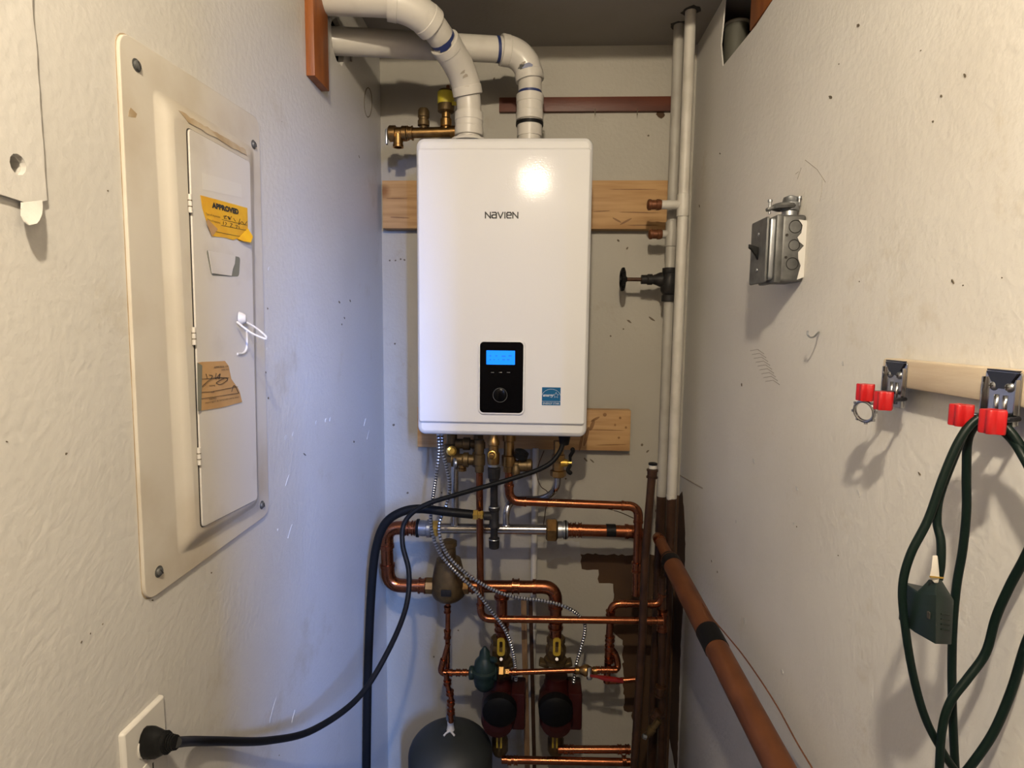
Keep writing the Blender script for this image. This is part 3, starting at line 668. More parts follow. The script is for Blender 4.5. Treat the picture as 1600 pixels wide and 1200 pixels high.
tagm.add(vs + vs2, fs + [tuple(i + 2 * n for i in reversed(f)) for f in fs])
build('tag', tagm, 'yellow_tag', t)
build('tag_tail', MB().box(c_ + Vector((.022, -.014, -.002)), 0.016, 0.0012, 0.010, uy=(.3, .95, 0), ux=(.93, -.3, -.2)), 'yellow_tag', t)

# ------------------------------------------------------------------ painted risers in the right corner
def vert(px_top, py_top, y, px=None): return P(px_top, py_top, y)
fr_top = P(1079, 24, 1.60); frx, fry = fr_top.x, 1.60
t = thing('riser_pipe', (frx, fry, 0), 'front white-painted riser pipe with a copper-capped branch in the right corner', 'pipe', 'painted risers in the right corner')
zpaint = P(1046, 780, fry).z
def zrow(py, x, y):                                     # height seen at image row py on the vertical line x, y
    lo_, hi_ = 0.0, 2.6
    for _ in range(40):
        mid = (lo_ + hi_) / 2
        if proj((x, y, mid))[1] > py: lo_ = mid
        else: hi_ = mid
    return lo_
z_ = zrow(778, frx, fry)
build('painted_pipe', MB().tube([(frx, fry, z_), (frx, fry, ZCEIL + .01)], 0.0142, 18), 'white_pipe', t)
build('paint_drip', MB().tube([(frx, fry - .0006, z_ - .02), (frx - .002, fry - .0006, z_ + .01)], [0.011, 0.0142], 14), 'white_pipe', t)
build('bare_pipe', MB().tube([(frx, fry, 0.01), (frx, fry, z_)], 0.0140, 18), 'copper_brown', t)
z0_, z1_ = zrow(339, frx, fry), zrow(303, frx, fry)
build('tee', MB().lathe((frx, fry, z0_), Z, [(0, .0142), (.001, .0162), (z1_ - z0_ - .001, .0162), (z1_ - z0_, .0142)], 18), 'white_pipe', t)
zb1 = zrow(320, frx, fry)
cx0 = P(1011, 317, fry).x
build('branch', MB().tube([(frx, fry, zb1), (cx0 + .03, fry, zb1)], 0.0120, 16), 'white_pipe', t)
build('cap', MB().lathe((cx0, fry, zb1), X, [(0, .006), (.001, .011), (.004, .0145), (.010, .0145), (.011, .0125), (.024, .0125), (.025, .0145), (.032, .0145), (.038, .0125)], 18), 'copper_dull', t, label='brown copper end cap')
for (hx, hy) in ((frx, fry), (P(1061, 40, 1.67).x, 1.67)):
    o = [Vector((min(hx + random.uniform(.019, .027) * math.cos(k * math.pi / 8), XR - .001), hy + random.uniform(.020, .030) * math.sin(k * math.pi / 8), ZCEIL + .0001)) for k in range(16)]
    build('pipe_hole', MB().prism(o[::-1], -Z, .0008), 'dark', ceil_o, angle=20)
rr_top = P(1061, 40, 1.67); rrx, rry = rr_top.x, 1.67
t = thing('riser_pipe', (rrx, rry, 0), 'rear dingy riser pipe carrying the black-handled gate valve in the right corner', 'pipe', 'painted risers in the right corner')
z_ = zrow(775, rrx, rry)
build('painted_pipe', MB().tube([(rrx, rry, z_), (rrx, rry, ZCEIL + .01)], 0.0142, 18), 'grey_pipe', t)
build('bare_pipe', MB().tube([(rrx, rry, 0.01), (rrx, rry, z_)], 0.0140, 18), 'copper_brown', t)
zb2 = zrow(366, rrx, rry); cx0 = P(1013, 365, rry).x
build('tee', MB().lathe((rrx, rry, zb2 - .035), Z, [(0, .0142), (.001, .0162), (.069, .0162), (.070, .0142)], 18), 'grey_pipe', t)
build('branch', MB().tube([(rrx, rry, zb2), (cx0 + .03, rry, zb2)], 0.0115, 16), 'grey_pipe', t)
build('cap', MB().lathe((cx0, rry, zb2), X, [(0, .006), (.001, .011), (.004, .0145), (.010, .0145), (.011, .0125), (.024, .0125), (.025, .0145), (.032, .0145), (.038, .0125)], 18), 'copper_dull', t, label='brown copper end cap')
zv = zrow(437, rrx, rry); xh = P(973, 437, rry).x
gv = build('gate_valve_body', MB().lathe((rrx, rry, zv - .062), Z, [(0, .017), (.001, .021), (.018, .021), (.020, .017), (.030, .024), (.060, .026), (.078, .020), (.080, .021), (.094, .021), (.095, .016)], 18), 'black_iron', t)
bon = [(0, .013), (.016, .013), (.018, .0155), (.030, .0155), (.031, .012), (.040, .015), (.052, .0205), (.058, .0205), (.060, .016), (.070, .016), (.072, .020), (.085, .020)]
xa = P(1002, 437, rry).x
build('bonnet', MB().lathe((xa, rry, zv), X, bon, 18), 'black_iron', t)
build('stem', MB().tube([(xh, rry, zv), (xa + .01, rry, zv)], 0.0055, 10), 'copper_brown', t)
hw = MB().torus((xh, rry, zv), X, 0.026, 0.0062, 28, 8); hw.lathe((xh - .008, rry, zv), X, [(0, .008), (.016, .009), (.020, .007)], 12)
for k in range(4):
    a = k * math.pi / 2 + .3; hw.tube([(xh, rry, zv), (xh, rry + .026 * math.cos(a), zv + .026 * math.sin(a))], .0048, 8)
for k in range(10):
    a = k * math.pi / 5; hw.lathe((xh - .004, rry + .030 * math.cos(a), zv + .030 * math.sin(a)), X, [(0, .003), (.002, .004), (.006, .004), (.008, .003)], 8)
build('handwheel', hw, 'black', t)
# ------------------------------------------------------------------ plumbing under the boiler
YP = 1.58                                                # plane of the hydronic pipes
YA = 1.548
# copper heating line: down from its valve, along to the right and down again
t = thing('copper_line', P(796, 780, YA), 'bright copper pipe running right from the boiler and turning down at the capped standpipe', 'pipe')
run(t, [P(795, 735, YA), P(796, 783, YA), P(998, 791, YA), P(994, 930, YA)], 0.0115, 0.030)
collar(t, P(995, 886, YA), Z, 0.0128, 0.030)
build('shutoff_valve', MB().lathe(P(795, 737, YA), Z, [(0, .012), (.002, .017), (.016, .017), (.018, .0205), (.045, .0205), (.048, .015), (.085, .014), (.087, .018), (.105, .018)], 16), 'brass', t)
build('valve_arm', MB().lathe(P(798, 727, YA), X, [(0, .015), (.020, .015), (.022, .017), (.045, .017), (.046, .019), (.056, .019), (.060, .012)], 16), 'brass_dull', t)
build('valve_knob', MB().lathe(P(812, 716, YA - .01), Vector((.3, -.2, .9)), [(0, .010), (.004, .020), (.020, .020), (.024, .012)], 12), 'black', t)
build('drain_spout', MB().lathe(P(806, 742, YA - .012), Z, [(0, .008), (.002, .012), (.020, .012), (.024, .009), (.030, .009)], 14), 'brass_dull', t)

# copper line from the boiler down and across to the right
YC = 1.53
t = thing('copper_line', P(750, 966, YC), 'slim copper pipe dropping past the steel header and crossing right to the corner', 'pipe')
run(t, [P(749, 722, YC), P(751, 967, YC), P(1036, 970, YC)], 0.0098, 0.030)
for x in (1013, 1031): collar(t, P(x, 970, YC), X, 0.0112, 0.018)
build('upper_adapter', MB().lathe(P(749, 738, YC), Z, [(0, .0105), (.002, .0125), (.020, .0125), (.022, .016), (.050, .016), (.052, .013), (.09, .013)], 16), 'brass_dull', t)
# riser the line joins in the corner
t = thing('corner_riser', P(1034, 1000, YC), 'dark copper riser with a tee and elbows in the right corner', 'pipe')
run(t, [P(1033, 1240, YC + .03), P(1035, 902, YC + .03)], 0.0105, 0.03, 'copper_brown')
collar(t, P(1035, 970, YC + .02), Z, 0.0125, 0.060, 'copper', 'tee')
collar(t, P(1032, 1080, YC + .02), Z, 0.0135, 0.030, 'copper_brown')
collar(t, P(1027, 1118, YC + .02), Vector((.5, 0, .8)), 0.0135, 0.026, 'copper_brown')
build('drain_valve', MB().lathe(P(1010, 1150, YC + .0), Vector((.55, 0, .8)), [(0, .008), (.012, .008), (.013, .012), (.03, .012), (.032, .009), (.06, .009)], 12), 'brass_dull', t)
build('valve_cap', MB().lathe(P(1004, 1150, YC - .01), Vector((.9, 0, -.3)), [(0, .006), (.001, .007), (.011, .007), (.012, .005)], 6), 'zinc', t)

# stainless header with its fittings
t = thing('steel_header', P(770, 840, YP), 'horizontal stainless steel header pipe with brass unions under the boiler', 'pipe')
def HX(x, y=826.5): return P(x, y + (x - 770) * .012, YP)
build('header_tube', MB().tube([HX(680), HX(856)], 0.0140, 24), 'steel', t)
build('union_nut', MB().lathe(HX(676), X, [(0, .022), (.003, .0245), (.015, .0245), (.018, .022)], 6), 'gold', t, angle=20)
build('union_body', MB().lathe(HX(655), X, [(0, .018), (.001, .0225), (.022, .0225), (.024, .026), (.036, .026), (.038, .020)], 24), 'zinc', t)
build('gasket', MB().lathe(HX(651), X, [(0, .022), (.001, .026), (.007, .026), (.008, .022)], 24), 'black', t)
build('union_nut', MB().lathe(HX(853), X, [(0, .028), (.004, .034), (.028, .034), (.032, .028)], 6), 'brass', t, angle=20)
build('union_body', MB().lathe(HX(871), X, [(0, .020), (.001, .024), (.012, .024), (.013, .022), (.016, .022), (.017, .026), (.028, .026), (.029, .02)], 24), 'zinc', t)
build('gasket', MB().lathe(HX(882), X, [(0, .02), (.001, .0265), (.005, .0265), (.006, .02)], 24), 'black', t)
# the two steel tails that feed it
build('steel_tail', MB().tube([P(711, 724, YP), P(711, 824, YP)], 0.0105, 14), 'steel', t)
for x in (711, 791): build('weld', MB().torus(P(x, 820, YP), Z, 0.0112, 0.0016, 20, 6), 'steel', t)
build('steel_tail', MB().tube(spline([P(791, 824, YP), P(791, 803, YP), P(797, 787, YP + .012), P(812, 781, YP + .028), P(840, 780, YP + .03), P(858, 774, YP + .01), P(869, 761, YP - .02), P(872, 742, YP - .03)]), 0.0098, 14), 'steel', t)
tb = thing('shutoff_valve', P(872, 745, YP - .03), 'brass shut-off valve with a black butterfly handle under the right end of the boiler', 'valve')
build('valve_body', MB().lathe(P(872, 745, YP - .03), Z, [(0, .018), (.003, .0215), (.018, .0215), (.020, .016), (.040, .016), (.046, .0185), (.062, .0185), (.064, .014), (.10, .014)], 8), 'brass', tb, angle=20)
build('stem', MB().lathe(P(876, 723, YP - .035), X, [(0, .012), (.018, .010), (.020, .007), (.030, .007)], 12), 'gold', tb)
hb = MB()
for s in (1, -1):
    c_ = P(891, 719, YP - .035); hb.tube(spline([c_, c_ + Vector((.000, -.004, s * .012)), c_ + Vector((.006 * s, -.008, s * .026)), c_ + Vector((.004, -.010, s * .036))], 4), [.004] * 4 + [.0052] * 4 + [.0062] * 4 + [.004], 8)
build('handle', hb, 'black', tb)
# left cluster of valves
tb = thing('return_valve', P(712, 735, YP), 'cluster of dull brass valve fittings under the left end of the boiler', 'valve')
build('valve_body', MB().lathe(P(706, 722, YP), Z, [(0, .012), (.002, .018), (.02, .018), (.022, .022), (.05, .022), (.054, .015), (.09, .015)], 8), 'brass_dull', tb, angle=20)
build('side_arm', MB().lathe(P(706, 718, YP - .02), X, [(0, .020), (.004, .020), (.005, .016), (.030, .017), (.034, .021), (.046, .021), (.048, .015), (.062, .015), (.064, .019), (.078, .019), (.08, .014)], 18), 'brass_dull', tb)
build('end_cap', MB().lathe(P(713, 724, YP - .045), -X + Vector((0, -.3, 0)), [(0, .012), (.001, .016), (.006, .016), (.008, .012)], 18), 'zinc', tb)
build('drain_spout', MB().lathe(P(722, 736, YP - .02), Z, [(0, .009), (.001, .0125), (.008, .0125), (.010, .010), (.03, .010)], 14), 'brass', tb)
build('yellow_knob', MB().lathe(P(704, 704, YP - .02), Vector((.4, -.8, .1)), [(0, .010), (.002, .014), (.012, .014), (.014, .008)], 10), 'gold', tb)
build('upper_arm', MB().lathe(P(712, 693, YP - .01), X, [(0, .014), (.02, .014), (.022, .018), (.04, .018), (.042, .012), (.06, .012)], 14), 'brass_dull', tb)
tb = thing('service_valve', P(748, 715, YP), 'dark brass service valve between the gas cock and the left valve cluster', 'valve')
build('valve_body', MB().lathe(P(747, 729, YP + .0), Z, [(0, .014), (.004, .019), (.022, .019), (.026, .015), (.05, .016), (.052, .02), (.07, .02), (.072, .014), (.09, .014)], 8), 'brass_dull', tb, angle=20)
build('side_arm', MB().lathe(P(738, 716, YP - .01), X, [(0, .012), (.001, .017), (.012, .017), (.014, .013), (.03, .013)], 14), 'brass_dull', tb)

# big copper leg at the left with the air separator
YS = 1.60
t = thing('return_pipe', P(606, 870, YS), 'thick copper pipe looping from the steel header down to the air separator at left', 'pipe')
run(t, [P(653, 825, YS), P(603, 824, YS), P(607, 915, YS), P(672, 915, YS)], 0.0180, 0.042, bead=1.20, body=1.10, seg=18)
for x in (646, 636): collar(t, P(x, 825, YS), X, 0.0195, 0.010)
for x in (660,): collar(t, P(x, 915, YS), X, 0.0200, 0.022)
t = thing('air_separator', P(701, 938, YS), 'bell-shaped bronze air separator with a dark label left of the copper drop', 'air separator')
zb_ = P(701, 937, YS).z; zt_ = P(701, 843, YS).z; hgt = zt_ - zb_
build('body', MB().lathe(P(701, 937, YS), Z, [(0, .020), (hgt * .02, .034), (hgt * .08, .046), (hgt * .16, .051), (hgt * .3, .049), (hgt * .5, .043), (hgt * .62, .038), (hgt * .68, .035), (hgt * .70, .022), (hgt * .88, .0205), (hgt * .90, .024), (hgt * .97, .024), (hgt, .012)], 28), 'brass_dull', t)
for x, d in ((672, 1), (727, 1)): build('port', MB().lathe(P(x, 915, YS), X, [(-.012, .020), (-.010, .0245), (.010, .0245), (.012, .020)], 8), 'brass', t, angle=20)
build('label_plate', MB().box(P(697, 927, YS - .052), 0.030, 0.004, 0.020), 'black_iron', t, bevel=.002)
# supply from separator to the two pump drops
t = thing('pump_header', P(800, 918, YS), 'thick copper pipe from the air separator feeding the two pump drops', 'pipe')
run(t, [P(730, 916, YS), P(868, 917, YS), P(868, 998, YS)], 0.0175, 0.040, seg=18)
for x in (743, 806): collar(t, P(x, 916, YS), X, 0.0195, 0.022)
build('drop_pipe', MB().tube([P(784, 917, YS), P(784, 998, YS)], 0.0165, 18), 'copper', t)
collar(t, P(784, 927, YS), Z, 0.0195, 0.030)
collar(t, P(784, 980, YS), Z, 0.0190, 0.022); collar(t, P(868, 976, YS), Z, 0.0190, 0.022)
# pumps with their flange valves
def pump(px, name_side, label):
    t = thing('circulator_pump', P(px, 1120, YS), label, 'pump', 'circulator pumps')
    YQ_ = YS - 0.01
    v = build('isolation_valve', MB().lathe(P(px, 1034, YS), Z, [(0, .034), (.012, .034), (.014, .026), (.030, .030), (.045, .030), (.058, .024), (.060, .027), (.075, .027), (.078, .020)], 8), 'brass_dull', t, angle=20)
    for s in (-1, 1): build('flange_ear', MB().box(P(px + s * 18, 1036 + 0, YS), 0.030, 0.030, 0.014, ux=Vector((.93, 0, .36 * s)), uz=Vector((-.36 * s, 0, .93))), 'brass_dull', t, bevel=.003)
    lv = MB(); c_ = P(px + 2, 1010, YQ_ - .045)
    o = rrect(c_, 0.022, 0.052, 0.009, FB, 4); i_ = rrect(c_, 0.009, 0.034, 0.003, FB, 4)
    n = len(o); lv.add(o + i_ + [p - Y * .005 for p in o] + [p - Y * .005 for p in i_], [(k, (k + 1) % n, n + (k + 1) % n, n + k) for k in range(n)] + [(2 * n + k, 3 * n + k, 3 * n + (k + 1) % n, 2 * n + (k + 1) % n) for k in range(n)] + [(k, 2 * n + k, 2 * n + (k + 1) % n, (k + 1) % n) for k in range(n)] + [(n + k, n + (k + 1) % n, 3 * n + (k + 1) % n, 3 * n + k) for k in range(n)])
    build('lever', lv, 'yellow', t, label='yellow lever')
    build('lever_stem', MB().tube([P(px + 2, 1030, YQ_ - .05), P(px + 2, 1030, YQ_)], .0045, 8), 'chrome', t)
    build('pump_body', MB().lathe(P(px, 1132, YS), Z, [(0, .026), (.006, .033), (.02, .033), (.025, .026), (.040, .040), (.062, .050), (.100, .050), (.125, .036), (.135, .036), (.140, .033), (.155, .033)], 20), 'pump', t)
    build('motor', MB().lathe(P(px, 1092, YS), Vector((0, -1, -.12)), [(0, .05), (.02, .052), (.05, .049), (.085, .047), (.10, .040), (.105, .020)], 24), 'pump', t)
    build('motor_cap', MB().lathe(P(px, 1104, YS - .09), Vector((0, -1, -.12)), [(0, .048), (.022, .047), (.030, .038), (.033, .0)], 24), 'motor_black', t)
    build('junction_box', MB().box(P(px + 29, 1098, YS - .03), 0.040, 0.085, 0.110), 'pump', t, bevel=.006)
    v2 = build('lower_valve', MB().lathe(P(px, 1178, YS), Z, [(0, .018), (.010, .024), (.05, .024), (.06, .020), (.085, .030), (.095, .030)], 8), 'brass_dull', t, angle=20)
    c_ = P(px - 1, 1156, YQ_ - .04); lv2 = MB()
    lv2.box(c_ + Z * .018, .016, .005, .014).box(c_ + X * .0058 - Z * .006, .0044, .005, .036).box(c_ - X * .0058 - Z * .006, .0044, .005, .036)
    build('lever', lv2, 'yellow', t, label='yellow lever')
    build('lever_stem', MB().tube([c_ + Z * .024 , c_ + Z * .024 + Y * .04], .0045, 8), 'zinc', t)
    return t
pump(781, 'l', 'left dark red circulator pump with yellow levers beside the grey tank')
pump(868, 'r', 'right dark red circulator pump with yellow levers below the copper crossing')
t = thing('copper_line', P(930, 1171, YS - .02), 'upper of two copper pipes leaving the pumps at the bottom right', 'pipe')
run(t, [P(872, 1171, YS - .02), P(985, 1171, YS - .02)], 0.0108)
for x in (884, 893, 968, 980): collar(t, P(x, 1171, YS - .02), X, .0125, .012)
t = thing('copper_line', P(930, 1189, YS - .04), 'lower of two copper pipes leaving the pumps at the bottom right', 'pipe')
run(t, [P(784, 1187, YS - .04), P(985, 1191, YS - .04)], 0.0108)
for x in (796, 806, 975): collar(t, P(x, 1188, YS - .04), X, .0125, .012)

# domestic feed: thin copper from the separator to the tank, regulator, red lever valve
YD = 1.56
t = thing('feed_line', P(699, 1040, YD), 'thin copper feed pipe with soldered fittings from the air separator to the grey tank', 'pipe')
run(t, [P(700, 932, YS), P(699, 1050, YD)], 0.0072, seg=12)
collar(t, P(699, 952, YD + .03), Z, .0092, .020); collar(t, P(699, 991, YD + .02), Z, .0092, .026)
build('offset_pipe', MB().tube([P(700, 1006, YD - .01), P(691, 1040, YD - .02)], 0.0076, 12), 'copper', t)
build('elbow', MB().tube(fillet([P(693, 1030, YD - .02), P(688, 1050, YD - .02), P(702, 1053, YD - .02)], .02), .0095, 12), 'copper', t)
run(t, [P(698, 1051, YD - .02), P(736, 1051, YD - .02)], .0078, seg=12)
for x in (704, 716, 726): collar(t, P(x, 1051, YD - .02), X, .0095, .012)
ks = [(697, 1052), (699, 1070), (705, 1092), (704, 1112), (705, 1128)]
build('tank_tail', MB().tube(spline([P(x, y, YD - .03) for x, y in ks], 5), .0076, 12), 'copper', t)
for (x, y) in ((699, 1066), (703, 1082), (704.5, 1098), (704.5, 1112)): collar(t, P(x, y, YD - .03), Z, .0100, .013)
t = thing('pressure_regulator', P(757, 1050, YD - .02), 'dark green domed pressure regulator on the thin copper line', 'regulator')
build('body', MB().lathe(P(757, 1078, YD - .02), Z, [(0, .004), (.004, .018), (.016, .028), (.034, .032), (.052, .034), (.056, .037), (.062, .037), (.066, .031), (.086, .028), (.098, .018), (.102, .016), (.116, .014), (.126, .006), (.130, .004)], 22), 'green_valve', t)
build('body_boss', MB().lathe(P(733, 1051, YD - .02), X, [(0, .016), (.003, .019), (.012, .019), (.014, .016), (.066, .016), (.068, .019), (.078, .019), (.08, .016)], 10), 'green_valve', t, angle=20)
build('side_screw', MB().lathe(P(768, 1030, YD - .035), Vector((.7, -.5, .2)), [(0, .008), (.016, .008), (.018, .005)], 8), 'green_valve', t)
build('union_nut', MB().lathe(P(779, 1050, YD - .02), X, [(0, .017), (.002, .0195), (.014, .0195), (.016, .014), (.020, .012), (.03, .012)], 6), 'brass', t, angle=20)
t = thing('copper_line', P(850, 1049, YD - .02), 'thin level copper pipe between the green regulator and the red lever valve', 'pipe')
run(t, [P(788, 1051, YD - .02), P(905, 1047, YD - .02)], .0078, seg=12)
for x in (795, 804): collar(t, P(x, 1050.5, YD - .02), X, .0095, .012)
t = thing('ball_valve', P(918, 1047, YD - .02), 'small brass ball valve with a long red lever near the corner', 'valve')
build('body', MB().lathe(P(898, 1047, YD - .02), X, [(0, .009), (.002, .0115), (.012, .0115), (.014, .009), (.020, .012), (.028, .0165), (.036, .0165), (.044, .012), (.05, .009), (.052, .0115), (.062, .0115), (.064, .009)], 14), 'brass', t)
build('stem', MB().lathe(P(921, 1062, YD - .045), Z + Y * .4, [(0, .006), (.003, .008), (.010, .008), (.014, .006), (.03, .006)], 8), 'chrome', t)
lv = [P(922, 1056, YD - .05), P(933, 1057, YD - .052), P(945, 1060, YD - .056), P(962, 1062, YD - .058), P(974, 1064, YD - .058)]
lm = MB()
Ls = []
for p_, h_, w_ in zip(lv, (.003, .006, .010, .010, .008), (.010, .010, .012, .012, .010)):
    Ls.append([p_ + Vector((0, -w_ / 2, -h_ / 2)), p_ + Vector((0, w_ / 2, -h_ / 2)), p_ + Vector((0, w_ / 2, h_ / 2)), p_ + Vector((0, -w_ / 2, h_ / 2))])
lm.loops(Ls); build('lever', lm, 'red_dark', t, bevel=.0015, label='red lever')
t = thing('copper_line', P(955, 1000, YD), 'upright copper line of stacked fittings beside the brown bare wall', 'pipe')
run(t, [P(925, 1047, YD - .02), P(964, 1047, YD - .02)], .0082, seg=12)
for x in (934, 942, 951): collar(t, P(x, 1047, YD - .02), X, .0098, .011)
run(t, [P(948, 1066, YD), P(955, 943, YD), P(1032, 944, YD), P(1036, 920, YD)], .0098, .028, seg=14)
build('elbow', MB().tube(fillet([P(956, 1047, YD - .02), P(966, 1044, YD - .01), P(963, 1024, YD), P(953, 1012, YD)], .014), .0096, 12), 'copper', t)
for y in (958, 998, 1012, 1030): collar(t, P(954 - (y - 958) * .03, y, YD), Z, .0118, .016)
run(t, [P(950, 1064, YD + .02), P(962, 1064, YD + .02), P(1000, 1061, YD + .02)], .0085, seg=12, skip=(1,))

# tank
YT = 1.55
t = thing('expansion_tank', (P(703, 1150, YT).x, YT, 0), 'squat dark grey expansion tank with a domed top on the floor', 'tank')
tc_ = P(704, 1140, YT); ztop = tc_.z; tr_ = 0.122
prof = [(0.0, .06), (.02, .085), (.05, .108), (.085, tr_), (ztop - .075, tr_)] + [(ztop - .075 + .070 * math.sin(a), .02 + (tr_ - .02) * math.cos(a)) for a in [math.pi / 2 * k / 9 for k in range(1, 10)]] + [(ztop, .012)]
build('shell', MB().lathe((tc_.x, YT, 0.0), Z, prof, 40), 'tank', t, angle=60)
build('thread_tape', MB().lathe((tc_.x, YT, ztop - .004), Z, [(0, .014), (.006, .011), (.02, .009), (.03, .010), (.034, .008)], 12), 'tape_white', t, label='white thread tape')
build('tape_tail', MB().tube(spline([(tc_.x, YT - .010, ztop + .004), (tc_.x - .010, YT - .016, ztop + .001), (tc_.x - .016, YT - .024, ztop - .002)], 4), .0028, 6), 'tape_white', t)
build('tape_tail', MB().tube(spline([(tc_.x, YT - .010, ztop + .004), (tc_.x + .010, YT - .018, ztop + .001), (tc_.x + .015, YT - .022, ztop - .002)], 4), .0028, 6), 'tape_white', t)
build('nipple', MB().lathe((tc_.x, YT, ztop + .02), Z, [(0, .009), (.012, .009), (.013, .013), (.026, .013), (.027, .010), (.045, .010)], 12), 'zinc', t)

# gas line: black iron drip leg with the brass cock
YG = 1.49
t = thing('gas_drip_leg', P(772, 857, YG), 'black iron gas drip leg hanging from a brass cock under the boiler', 'gas pipe')
build('gas_cock', MB().lathe(P(771, 725, YG), Z, [(0, .012), (.001, .0155), (.012, .0165), (.030, .0165), (.034, .013), (.050, .013), (.052, .016), (.062, .016), (.070, .011), (.10, .011)], 18), 'brass', t)
build('cock_handle', MB().torus(P(769, 711, YG - .018), -Y, .0095, .0024, 22, 8), 'gold', t); build('cock_plug', MB().lathe(P(769, 711, YG - .004), -Y, [(0, .008), (.016, .008), (.018, .005)], 12), 'brass', t)
build('steel_ring', MB().lathe(P(771.5, 729, YG), Z, [(0, .013), (.001, .0165), (.007, .0165), (.008, .013)], 20), 'zinc', t)
build('union', MB().lathe(P(772, 753, YG), Z, [(0, .0105), (.002, .0135), (.008, .0135), (.012, .016), (.038, .0175), (.040, .014)], 12), 'black_iron', t, angle=25)
build('nipple', MB().tube([P(772, 752, YG), P(772, 792, YG)], .0098, 16), 'black_iron', t)
build('tee', MB().lathe(P(772, 824, YG), Z, [(0, .012), (.001, .0145), (.008, .0145), (.010, .0130), (.046, .0130), (.048, .0150), (.055, .0150), (.056, .012)], 18), 'black_iron', t)
build('tee_branch', MB().lathe(P(756, 806, YG), X, [(0, .009), (.001, .0115), (.024, .012)], 16), 'black_iron', t)
build('rim', MB().torus(P(772, 792, YG), Z, .0125, .0022, 20, 6), 'zinc', t)
build('lower_nipple', MB().tube([P(772, 824, YG), P(772, 842, YG)], .0098, 16), 'black_iron', t)
build('cap', MB().lathe(P(772, 857, YG), Z, [(0, .009), (.002, .0135), (.022, .0145), (.029, .0145), (.030, .011)], 18), 'black_iron', t)
build('rim', MB().torus(P(772, 842, YG), Z, .0135, .0018, 20, 6), 'zinc', t)
t = thing('gas_hose', P(600, 830, YG), 'thick black flexible gas hose arching left and dropping along the corner', 'hose')
hp_ = [P(741, 804, YG), P(700, 800, YG), P(655, 795, YG), P(625, 801, YG), P(602, 818, YG), P(589, 850, YG), P(582, 900, YG), P(577, 990, YG), P(574, 1090, YG), P(572, 1260, YG)]
build('hose', MB().tube(spline(hp_, 8), .0118, 16), 'black', t)
build('brass_fitting', MB().lathe(P(739, 804, YG), X, [(0, .012), (.002, .014), (.013, .014), (.014, .010), (.02, .010), (.021, .012), (.027, .012), (.029, .009)], 6), 'gold', t, angle=20, label='yellow brass hose fitting')

# power cord
t = thing('power_cord', Lw(232, 1160), 'black power cord sagging from the wall outlet up to the boiler', 'cord')
pl0 = Lw(226, 1162, 0.0)
cpts = [(300, 1158, .715), (340, 1158, .78), (420, 1157, .90), (490, 1140, 1.02), (560, 1090, 1.14), (606, 1018, 1.24), (634, 950, 1.33), (639, 895, 1.38), (629, 850, 1.41), (633, 815, 1.43), (662, 790, 1.44), (720, 771, 1.45), (790, 751, 1.46), (850, 730, 1.485), (874, 707, 1.50), (882, 680, 1.51)]
cw_ = [P(x, y, d) for x, y, d in cpts]
end = Lw(275, 1160, 0.050)
build('cable', MB().tube(spline([end] + cw_, 8), .0064, 12), 'black', t)
# plug: a flat flared body standing off the outlet towards the room, with a ribbed strain relief
pb = Lw(228, 1160, 0.006); ax_ = (end - pb).normalized()
sd = ax_.cross(Z).normalized(); up_ = sd.cross(ax_).normalized()
def ell(c, a_, b_, n=14): return [c + sd * a_ * math.cos(2 * math.pi * k / n) * (1) + up_ * b_ * math.sin(2 * math.pi * k / n) for k in range(n)]
L_ = (end - pb).length
mb = MB().loops([ell(pb + ax_ * L_ * s, a_, b_) for s, a_, b_ in ((-.12, .012, .016), (0, .0135, .020), (.25, .013, .0205), (.5, .011, .016), (.66, .010, .0125), (.70, .011, .0145), (.74, .008, .011))])
build('plug', mb, 'black', t, angle=50, label='moulded black plug')
mb = MB()
for k in range(4):
    s = .74 + k * .07; mb.loops([ell(pb + ax_ * L_ * s, .0088 - k * .0004, .0108 - k * .0006), ell(pb + ax_ * L_ * (s + .045), .0088 - k * .0004, .0108 - k * .0006), ell(pb + ax_ * L_ * (s + .05), .0066, .0070), ell(pb + ax_ * L_ * (s + .07), .0066, .0070)])
build('strain_relief', mb, 'black', t, angle=40)
build('grommet', MB().lathe(Vector((cw_[-1].x, cw_[-1].y, bz0)), -Z, [(0, .016), (.010, .016), (.030, .012), (.032, .007)], 16), 'black', t)

# armoured cables
def armour(name, label, pts, r, grp):
    path = dense(spline([P(*p) for p in pts], 6), 0.0011)
    t = thing(name, path[-1], label, 'cable', grp)
    build('shaded_core', MB().tube(path[::4] + [path[-1]], r * .72, 8), 'armour_gap_shade', t)  # near-black tube paints the shade in the gaps between ribs
    mb = MB(); step = 7
    for i in range(0, len(path) - 5, step):
        mb.tube([path[i], path[i + 1], path[i + 3], path[i + 4]], [r * .80, r, r, r * .80], 10)
    tag(build('armour_ribs', mb, 'armour', t, angle=30), kind='stuff')
    return t
armour('armoured_cable', 'silver armoured cable from the boiler to the left circulator pump',
       [(685, 678, 1.52), (686, 705, 1.51), (682, 740, 1.50), (676, 780, 1.52), (673, 808, 1.52), (676, 835, 1.52), (690, 868, 1.52), (716, 897, 1.51), (745, 925, 1.51), (770, 957, 1.515), (790, 985, 1.52), (801, 1015, 1.53), (806, 1050, 1.55), (806, 1064, 1.56)], .0054, 'armoured cables under the boiler')
